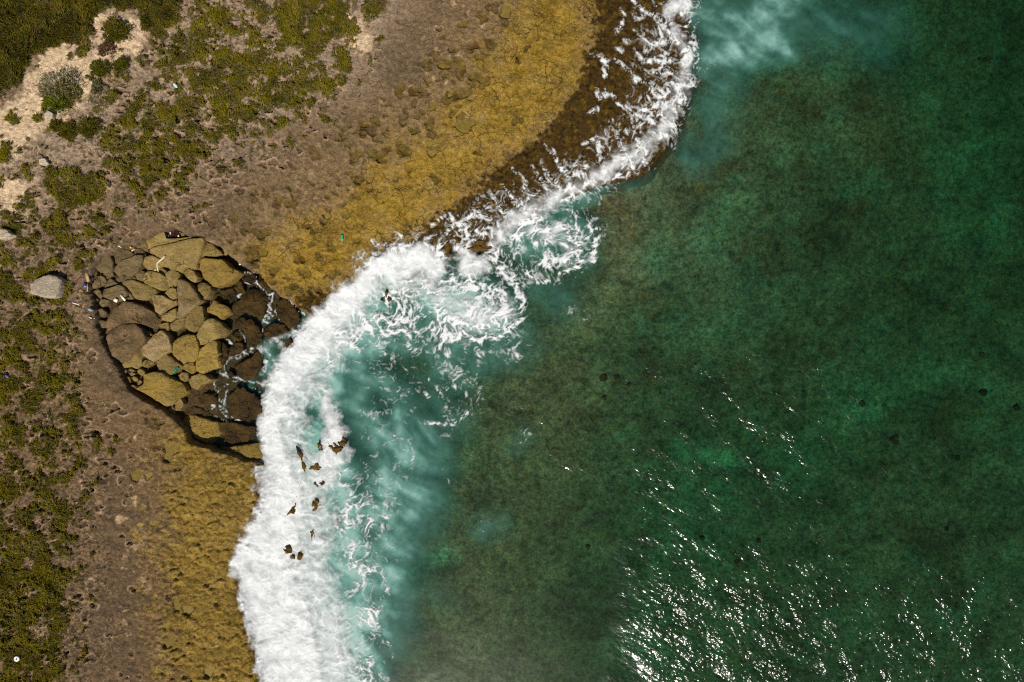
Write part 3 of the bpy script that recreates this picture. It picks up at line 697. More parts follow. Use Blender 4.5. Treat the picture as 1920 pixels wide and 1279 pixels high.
WASH = [  # sheets of water running back over the weedy rock
    "f 880,30 920,70 960,100 1060,150 1100,190 1130,240 1200,300", "f 900,100 905,180 960,150", "f 900,260 960,320 1050,360 1150,330", "f 1060,70 1150,50 1250,40",
    "f 580,450 650,460 690,520 680,600", "f 690,480 760,480 830,530 900,610 1000,670 1100,740 1200,760", "f 780,500 860,560 920,640", "f 620,690 640,780 700,740",
    "f 690,690 740,750 800,810 900,880 1000,900 1050,930", "f 740,920 780,1050 840,1150 870,1250", "f 840,990 900,1010 950,1090 1000,1150", "f 520,1090 640,1060 650,1130",
    "f 310,1200 340,1230 370,1279", "f 1010,570 1100,575 1180,565", "f 900,400 960,480 1060,490 1180,470", "f 1080,250 1140,290 1230,330", "f 800,100 830,150 800,260 770,280", "f 820,330 850,350",
    "f 980,610 1060,660 1140,720", "f 990,720 1060,800 1150,820", "f 760,400 800,410", "f 560,880 620,860",
    "h 470,480 520,560 560,640 620,690", "h 560,430 600,480 650,540 700,600", "h 640,320 700,370 740,420 710,520 720,610", "h 790,310 850,400 900,450", "h 860,260 890,330 930,430", "h 950,240 1010,310 1080,370",
    "h 1110,260 1160,300 1200,310", "h 1380,20 1430,120 1470,230 1530,300", "h 1470,40 1540,80 1590,160", "h 30,740 100,690 180,650 200,720 290,740", "h 130,800 200,740 300,690 400,640", "h 330,620 380,650 460,680", "h 360,800 440,790 520,820",
    "h 890,150 930,200", "h 1150,140 1270,90 1290,190", "g 990,580 1020,620 1050,590", "g 1060,470 1080,500", "g 880,530 920,560 980,570",
    # between the boulders
    "H 520,180 600,310 760,330 870,300", "H 600,130 720,120 850,140", "H 860,330 950,420 1100,560 1210,540", "H 880,200 920,300 880,400", "H 1180,560 1150,700 1080,850 1000,1000 960,1180", "H 1290,740 1230,900 1300,1060", "H 1060,1080 1180,980",
    "H 620,430 600,560 560,660 640,640 570,780", "H 330,800 440,780 560,770", "H 400,540 520,560", "H 1500,660 1620,760 1720,900 1850,950", "H 1600,820 1700,960 1800,1060", "H 1000,1020 1100,1130",
    "Y 1150,1140 1200,1080 1290,1040 1380,1010 1440,990", "Y 1180,1100 1260,1070 1330,1040", "Y 1150,1140 1160,1190 1200,1200", "Y 1440,900 1440,840 1470,780", "Y 1210,880 1250,870 1290,900 1310,960", "Y 1160,940 1220,980",
    "Z 1060,330 1130,310 1190,350 1250,350 1310,370 1380,390", "Z 1090,480 1140,420 1200,390 1280,370", "Z 1090,460 1060,300 1100,270", "Z 1180,430 1160,520 1110,580 1180,640 1260,670", "Z 1060,590 1120,570 1170,600 1190,650", "Z 850,490 940,520 1040,550 1080,570",
    "Z 1080,640 1180,680 1260,680 1340,650", "Z 1220,580 1300,550 1360,530", "Z 1130,780 1180,760 1280,775 1400,770", "Z 1160,800 1240,810 1270,780 1260,830", "Z 1300,800 1400,790 1440,810", "Z 1200,600 1260,650", "Z 1300,640 1400,610",
    "Z 1340,420 1420,460", "Z 1400,380 1460,420",
]
SOFTW = ["Y 1480,640 1500,720 1480,780", "Y 1230,640 1280,610", "Y 1250,1080 1350,1040", "Y 1460,1000 1490,1060 1440,1200", "Z 1090,310 1150,330", "Z 1150,560 1130,530", "Y 1470,960 1560,960 1600,1000", "Y 1240,680 1290,690"]
f_solid = np.maximum.reduce([w * stroke(GX, GY, p, s) for p, s, w in SOLID])
f_lace = np.maximum.reduce([w * stroke(GX, GY, p, s) for p, s, w in LACE])
TURB = [
    ([(700, 540, 60), (640, 620, 60), (590, 700, 60), (570, 800, 60), (590, 900, 70), (600, 1000, 90), (600, 1100, 110), (620, 1200, 90), (640, 1330, 80)], 50, .95),
    ([(620, 620, 30), (690, 640, 40), (740, 650, 26)], 60, .85),
    ([(800, 560, 50), (880, 580, 60), (930, 600, 40)], 50, .85), ([(760, 640, 60), (840, 680, 50), (880, 640, 60), (960, 640, 30)], 60, .55),
    ([(660, 680, 40), (700, 760, 64), (770, 840, 66), (750, 920, 76), (730, 1000, 64), (725, 1100, 46), (722, 1200, 36)], 60, .68), ([(820, 740, 30), (850, 790, 20)], 60, .45),
    ([(1000, 440, 50), (1060, 450, 50), (1080, 480, 30)], 36, .62), ([(960, 520, 20), (1040, 560, 30)], 60, .38), ([(950, 430, 30), (1050, 380, 30), (1150, 320, 25), (1220, 250, 20), (1260, 150, 20), (1260, 20, 20)], 20, .55),
    ([(1310, 20, 20), (1380, 40, 40), (1440, 30, 34), (1480, -30, 50)], 60, .84), ([(1330, 110, 30), (1390, 100, 30), (1450, 80, 30), (1485, 95, 14)], 34, .74), ([(1370, 150, 26), (1350, 200, 26)], 40, .50), ([(1480, 30, 40), (1560, 50, 40), (1640, 60, 30)], 80, .38), ([(1330, 200, 24), (1345, 270, 20), (1300, 310, 14)], 40, .34),
    ([(1290, 270, 14), (1280, 300, 14)], 24, .30), ([(920, 985, 24), (900, 1000, 16)], 30, .30), ([(985, 815, 16), (960, 840, 16)], 26, .18), ([(760, 1090, 20), (830, 1120, 10)], 50, .22),
    ([(1180, 350, 12), (1210, 330, 8)], 24, .3), ([(505, 690, 14), (510, 640, 10)], 12, .6), ([(480, 700, 8), (455, 745, 8)], 12, .30), ([(500, 590, 6), (515, 615, 8), (540, 600, 6)], 8, .35), ([(428, 755, 6)], 10, .4), ([(450, 555, 5)], 7, .4),
]
f_turb = np.zeros_like(GX)
for p, s, w in TURB: f_turb = np.maximum(f_turb, w * stroke(GX, GY, p, s))
for p in (((582, 700, 6), (580, 790, 6)), ((700, 740, 14), (720, 760, 14)), ((790, 690, 20), (700, 690, 10))):
    f_turb *= 1 - .6 * stroke(GX, GY, list(p), 16)

wxs, _ = axis(-41, 41, 0.15, 400); wys, _ = axis(-28, 28, 0.15, 400)
X3, Y3 = np.meshgrid(wxs, wys); p3, q3 = to_px(X3, Y3, 0.0); p3 = p3.astype(f4); q3 = q3.astype(f4)
d3 = samp(f_land, p3, q3)
u3 = X3 * math.cos(.42) + Y3 * math.sin(.42); v3 = -X3 * math.sin(.42) + Y3 * math.cos(.42)
amp = sstep(120, -60, d3)
Z3 = (.12 + .38 * sstep(1100, 1250, p3)) * amp * (.05 * noise(u3 * .28, v3 * .55, 171) + .018 * noise(u3 * .8, v3 * 1.5, 172))
Tq = samp(f_turb, p3 + 22 * fbm(X3 * .35, Y3 * .35, 4, 175, .6), q3 + 22 * fbm(X3 * .35, Y3 * .35, 4, 176, .6))
ru = X3 * .80 - Y3 * .60; rv = X3 * .60 + Y3 * .80
stk = fbm(ru * .22 + .5 * noise(X3 * .3, Y3 * .3, 601), rv * .85 + .6 * noise(X3 * .25, Y3 * .25, 602), 5, 603, .62)
Tq = Tq * (.92 + .75 * stk)
Tq = np.clip(Tq + .18 * fbm(X3 * .8, Y3 * .8, 4, 177, .6) * sstep(.05, .3, Tq), 0, 1)
depth = 1.0 + np.minimum(np.maximum(-d3, 0) / 150, 4.2) + .9 * sstep(700, 100, q3) * sstep(1250, 1600, p3) - .7 * sstep(900, 1200, q3) * sstep(1100, 1300, p3)  # tint depth from shore, plus light falloff painted upper right, haze lower right
depth = depth - 1.15 * np.clip(samp(f_brownsea, p3, q3), 0, 1) + .25 * np.clip(samp(f_bright, p3, q3), 0, 1)
tint = np.exp(-np.maximum(depth, .3)[..., None] * np.array((0.205, 0.098, 0.145)))
rgt = sstep(1120, 1270, p3 + 30 * noise(X3 * .3, Y3 * .3, 179)); low = sstep(880, 1200, q3)
rip = (.05 + .38 * sstep(500, 700, q3) * sstep(1040, 860, q3) + rgt * (.36 + .72 * low * (1 + .55 * sstep(1300, 1900, p3)))) * (1 - .5 * Tq) * (1 + .5 * fbm(X3 * .12, Y3 * .12, 3, 178))
k3 = d3 < 420
F, used = grid_faces(X3.shape, k3[:-1, :-1] & k3[1:, 1:] & k3[1:, :-1] & k3[:-1, 1:])
me = np_mesh("sea", np.stack([X3, Y3, Z3], -1).reshape(-1, 3)[used], F)
col_attr(me, "wtint", tint.reshape(-1, 3)[used]); flt_attr(me, "turbid", Tq.ravel()[used]); flt_attr(me, "ripple", rip.ravel()[used])
tag(link("sea", me, M_WATER), kind="structure")

#<FOAM
# ------------------------------------------------------------------ surf foam (a thin relief riding on water and rock)
FC = 0.06
fx = np.arange(P(385, 0)[0], P(1400, 0)[0], FC, dtype=f4); fy = np.arange(P(0, 1345)[1], P(0, -70)[1], FC, dtype=f4)
X4, Y4 = np.meshgrid(fx, fy)
p4, q4 = to_px(X4, Y4, 0.25); p4 = p4.astype(f4); q4 = q4.astype(f4)
wash = np.zeros_like(GX); sl_x = (lx > 360) & (lx < 1400); sl_y = (ly > -80) & (ly < 1350)
# fine raster for thin wash streaks
hx_ = np.arange(380, 1320, 2.5, dtype=f4); hy_ = np.arange(-10, 860, 2.5, dtype=f4); HX, HY = np.meshgrid(hx_, hy_)
HW = np.zeros_like(HX)
def add_streak(txt, w0, w1, soft, inten):
    pts = trace(txt); x0 = min(p[0] for p in pts) - 20; x1 = max(p[0] for p in pts) + 20; y0 = min(p[1] for p in pts) - 20; y1 = max(p[1] for p in pts) + 20
    i0, i1 = np.searchsorted(hx_, [x0, x1]); j0, j1 = np.searchsorted(hy_, [y0, y1])
    if i1 <= i0 or j1 <= j0: return
    s_ = (slice(j0, j1), slice(i0, i1))
    n = len(pts); pw = [(p[0], p[1], w0 + (w1 - w0) * k / max(n - 1, 1)) for k, p in enumerate(pts)]
    HW[s_] = np.maximum(HW[s_], inten * stroke(HX[s_], HY[s_], pw, soft))
for t in WASH:
    inner = t[0] in 'HYZ'
    add_streak(t, 1.2 if inner else 2.0, 1.8 if inner else 5.5, 3.5 if inner else 7, 0.58 if inner else .66)
for t in SOFTW: add_streak(t, 5, 6, 6, .38)
def samph(x, y):
    u = (x - 380) / 2.5; v = (y + 10) / 2.5
    ok = (u > 0) & (v > 0) & (u < len(hx_) - 1.01) & (v < len(hy_) - 1.01)
    u = np.clip(u, 0, len(hx_) - 1.01); v = np.clip(v, 0, len(hy_) - 1.01); i = u.astype(int); j = v.astype(int); a = u - i; b = v - j
    return ok * (HW[j, i] * (1 - a) * (1 - b) + HW[j, i + 1] * a * (1 - b) + HW[j + 1, i] * (1 - a) * b + HW[j + 1, i + 1] * a * b)

# the froth is drawn out by a swirling flow: bend the coordinates along it
ax, ay = X4.copy(), Y4.copy()
VORT = [(930, 580, 2.6, 1.0), (1065, 460, 2.2, 1.1), (650, 830, 2.0, -.6), (1235, 20, 1.5, .7), (860, 720, 2.5, -.5), (720, 960, 2.6, .6), (590, 1000, 2.0, -.6), (560, 1180, 2.6, .7)]
for step in range(4):
    e = .05; vx = 0; vy = 0
    for sc, am, sd in ((.30, .50, 181), (.8, .24, 182)):
        vx = vx + am * (noise(ax * sc, (ay + e) * sc, sd) - noise(ax * sc, (ay - e) * sc, sd)) / (2 * e * sc)
        vy = vy - am * (noise((ax + e) * sc, ay * sc, sd) - noise((ax - e) * sc, ay * sc, sd)) / (2 * e * sc)
    for cxp, cyp, r, w in VORT:
        cx, cy, _ = P(cxp, cyp); dx = ax - cx; dy = ay - cy; g = w * np.exp(-(dx * dx + dy * dy) / (2 * r * r))
        vx = vx - g * dy * .8; vy = vy + g * dx * .8
    ax = (ax + .075 * vx).astype(f4); ay = (ay + .075 * vy).astype(f4)
jx = 10 * fbm(X4 * .8, Y4 * .8, 4, 191, .6); jy = 10 * fbm(X4 * .8, Y4 * .8, 4, 192, .6)
mx = (ax - X4) / S * .35; my = -(ay - Y4) / S * .35
kx = 13 * fbm(X4 * .7, Y4 * .7, 3, 193, .5); ky = 13 * fbm(X4 * .7, Y4 * .7, 3, 194, .5)
D_s = samp(f_solid, p4 + kx, q4 + ky); D_l = samp(f_lace, p4 + jx + mx, q4 + jy + my)
D_w = np.maximum(samph(p4 + .6 * jx, q4 + .6 * jy), 0)
wq = .55 * fbm(X4 * .50, Y4 * .50, 4, 231, .55); wr = .55 * fbm(X4 * .50, Y4 * .50, 4, 232, .55)
bx, by = ax + wq, ay + wr
patch = fbm(X4 * .35, Y4 * .35, 4, 201, .6); clump = fbm(bx * .55, by * .55, 4, 202, .65)
def rmf(x, y, octv, seed, gain=2.0, k=2.0):
    """ridged multifractal: branching crests that thin out into hollows"""
    s_ = 0; w = 1.0; amp = 1.0
    for o_ in range(octv):
        n = (1 - np.abs(noise(x * 2.07 ** o_ + 13.1 * o_, y * 2.07 ** o_ - 7.7 * o_, seed + 3 * o_))) ** k * w
        s_ = s_ + n * amp; w = np.clip(n * gain, 0, 1); amp *= .62
    return s_
def rank(a):
    q = np.quantile(a[::7, ::7], np.linspace(0, 1, 65)); return np.interp(a, q, np.linspace(0, 1, 65)).astype(f4)
M1 = rank(rmf(bx * 1.15, by * 1.15, 3, 401)); M2 = rank(rmf(bx * 2.9 + 40, by * 2.9, 2, 431))
fine = fbm(bx * 2.6, by * 2.6, 2, 431, .68); veil = sstep(-.25, .65, clump + .4 * fine)
Dl = np.clip(D_l * 1.22 + .62 * clump * sstep(.03, .45, D_l), 0, 1) * sstep(.02, .15, D_l)
U = rank(.58 * M1 + .42 * M2)
cov_l = np.clip((U - 1.04 + 1.12 * Dl) / .62, 0, 1) ** 1.25 * (.40 + .60 * sstep(.15, .75, Dl)) + .42 * veil * np.clip(Dl * 1.2 - .25, 0, .8)
ML = rank(rmf(bx * .55 + 70, by * .55, 4, 481))
cov_l = np.maximum(cov_l, (.30 + .45 * Dl) * sstep(.76, .97, .8 * ML + .2 * M2) * sstep(.04, .22, D_l))
cov_l = np.clip(cov_l, 0, 1) * sstep(.02, .2, D_l)
rag = fbm(bx * .8, by * .8, 4, 441, .64)
body = D_s * 1.35 - .30 + .66 * rag * (1.25 - .72 * D_s) + .26 * patch + .55 * (.42 - worley(X4 * 1.7 + .4 * fine, Y4 * 1.7 + .4 * fine, 471)[0]) * (1.1 - .8 * np.clip(D_s, 0, 1))
cov_s = np.clip(body, 0, 1) * .93 + (U - .45) * .52 * sstep(.0, .5, body) * (1.05 - .8 * np.clip(D_s, 0, 1)) + .10 * fine * sstep(0, .4, body)
M3 = rank(rmf(bx * 3.8 + 9, by * 3.8, 1, 461)); cov_s = np.clip(cov_s, 0, 1) * (.94 + .07 * np.maximum(M3, sstep(.3, .9, U))) * sstep(.02, .22, D_s)
s3 = sstep(.62, .95, M2)
# water sheets running over the rock: drawn-out strands
uu = X4 * .75 - Y4 * .66; vv = X4 * .66 + Y4 * .75
sw = sstep(.45, .95, rank(rmf(uu * .70 + .5 * wq, vv * 1.5 + .5 * wr, 3, 451)))
Dw = np.clip(D_w + .25 * rag, 0, 1.2) * sstep(.03, .25, D_w)
cov_w = np.clip(np.maximum(sw, .8 * s3) * sstep(.08, .55, Dw) + .55 * np.clip(Dw * 1.25 - .45 + .4 * fine, 0, 1), 0, 1)
cover = np.clip(np.maximum.reduce([cov_l, cov_s, cov_w]), 0, 1)
#>FOAM
gz = ground_z(X4.ravel(), Y4.ravel()).reshape(X4.shape)
inb = poly_sdf(p4, q4, BOWL) > -4
z4 = np.maximum(np.where(inb & (p4 < 560), 0.0, gz), 0.0)
# smooth the carrying surface a little
def blur(a, k):
    for ax_ in (0, 1):
        p = np.cumsum(np.concatenate([np.repeat(np.take(a, [0], ax_), k + 1, ax_), a, np.repeat(np.take(a, [-1], ax_), k, ax_)], ax_).astype(np.float64), ax_)
        n_ = a.shape[ax_]; a = (np.take(p, range(2 * k + 1, 2 * k + 1 + n_), ax_) - np.take(p, range(0, n_), ax_)) / (2 * k + 1)
    return a.astype(f4)
z4 = np.maximum(blur(blur(z4 + .22 * blur(cov_s, 9), 9), 9), z4)
z4 = np.maximum(blur(z4, 4), np.where(inb & (p4 < 560), 0, gz))
thickf = cov_s * (.08 + .22 * np.clip(.5 + fbm(X4 * .7, Y4 * .7, 2, 211, .5), 0, 1.2)) + .03 * cover
Z4 = z4 + .045 + thickf
k4 = (cover > .015) & (samp(f_land, p4, q4) < 240)
kf = k4[:-1, :-1] | k4[1:, 1:] | k4[1:, :-1] | k4[:-1, 1:]
F, used = grid_faces(X4.shape, kf)
me = np_mesh("surf_foam", np.stack([X4, Y4, Z4], -1).reshape(-1, 3)[used], F)
flt_attr(me, "cover", cover.ravel()[used])
tag(link("surf_foam", me, M_FOAM), "white surf foam breaking along the rocky shore", kind="stuff")
print("verts foam", used.sum())

# ------------------------------------------------------------------ boulders
def resample(pts, n):
    p = np.asarray(pts, float); q = np.vstack([p, p[:1]]); L = np.r_[0, np.cumsum(np.hypot(*np.diff(q, axis=0).T))]
    t = np.linspace(0, L[-1], n, endpoint=False)
    return np.c_[np.interp(t, L, q[:, 0]), np.interp(t, L, q[:, 1])]

def rock(name, outline, top, mat, label, cat, base=-0.6, bevel=0.28, tilt=None, bumpy=0.05, n=46, group=None, seed=None, facets=3, jag=0.03):
    r_ = np.random.default_rng(seed if seed is not None else int(abs(outline[0][0] * 131 + outline[0][1] * 71)) % 99991)
    O = resample([P(x, y, top)[:2] for x, y in outline], n)
    O = (O * 10 + np.roll(O, 1, 0) + np.roll(O, -1, 0)) / 12 if n > 20 else O
    c = O.mean(0)
    ext = np.hypot(*(O - c).T).mean()
    th = np.arctan2(O[:, 1] - c[1], O[:, 0] - c[0])
    jit = jag * (np.sin(th * 6 + r_.uniform(0, 6)) + np.sin(th * 11 + r_.uniform(0, 6)) + .8 * np.sin(th * 17 + r_.uniform(0, 6)) + .7 * r_.normal(size=n))
    O = c + (O - c) * (1.035 + jit[:, None] * .6)
    if tilt is None: tilt = r_.normal(0, .07, 2)
    bevel = min(bevel, ext * .42)
    rings = [(1.03, None), (1.0, -1.0), (.97, -.40), (.91, -.10), (.74, -.02), (.56, 0), (.38, 0), (.2, 0)]
    V = []
    fac = [(r_.uniform(0, 6.28), r_.uniform(.45, .85), r_.uniform(.35, 1.0)) for _ in range(facets)]
    for t, e in rings:
        R = c + (O - c) * t
        if e is None: z = np.full(n, base)
        else:
            rel = R - c
            z = top + e * bevel * (1 + .4 * r_.normal(size=n) * (t > .9)) + rel @ np.asarray(tilt)
            for a, d0, sl in fac:
                z = np.minimum(z, top + rel @ np.asarray(tilt) + sl * (d0 * ext - rel @ np.array((math.cos(a), math.sin(a)))))
            z = z + bumpy * 1.6 * noise(R[:, 0] * 1.3, R[:, 1] * 1.3, 5) + bumpy * noise(R[:, 0] * 4, R[:, 1] * 4, 6) * (1 if t < .97 else .4)
            z = np.maximum(z, base + .05)
        V.append(np.c_[R, z])
    V.append(np.array([[c[0], c[1], top + bumpy * noise(np.array([c[0]]), np.array([c[1]]), 5)[0]]]))
    V = np.vstack(V); m = len(rings); k = np.arange(n); k1 = (k + 1) % n
    Q = np.vstack([np.c_[r * n + k, r * n + k1, (r + 1) * n + k1, (r + 1) * n + k] for r in range(m - 1)])
    T = np.c_[(m - 1) * n + k, (m - 1) * n + k1, np.full(n, m * n)]
    V0 = np.array([c[0], c[1], base])
    me = np_mesh(name, V - V0, [Q, T])
    o = link(name, me, M_ROCK[mat]); o.location = V0
    return tag(o, label, cat, group)

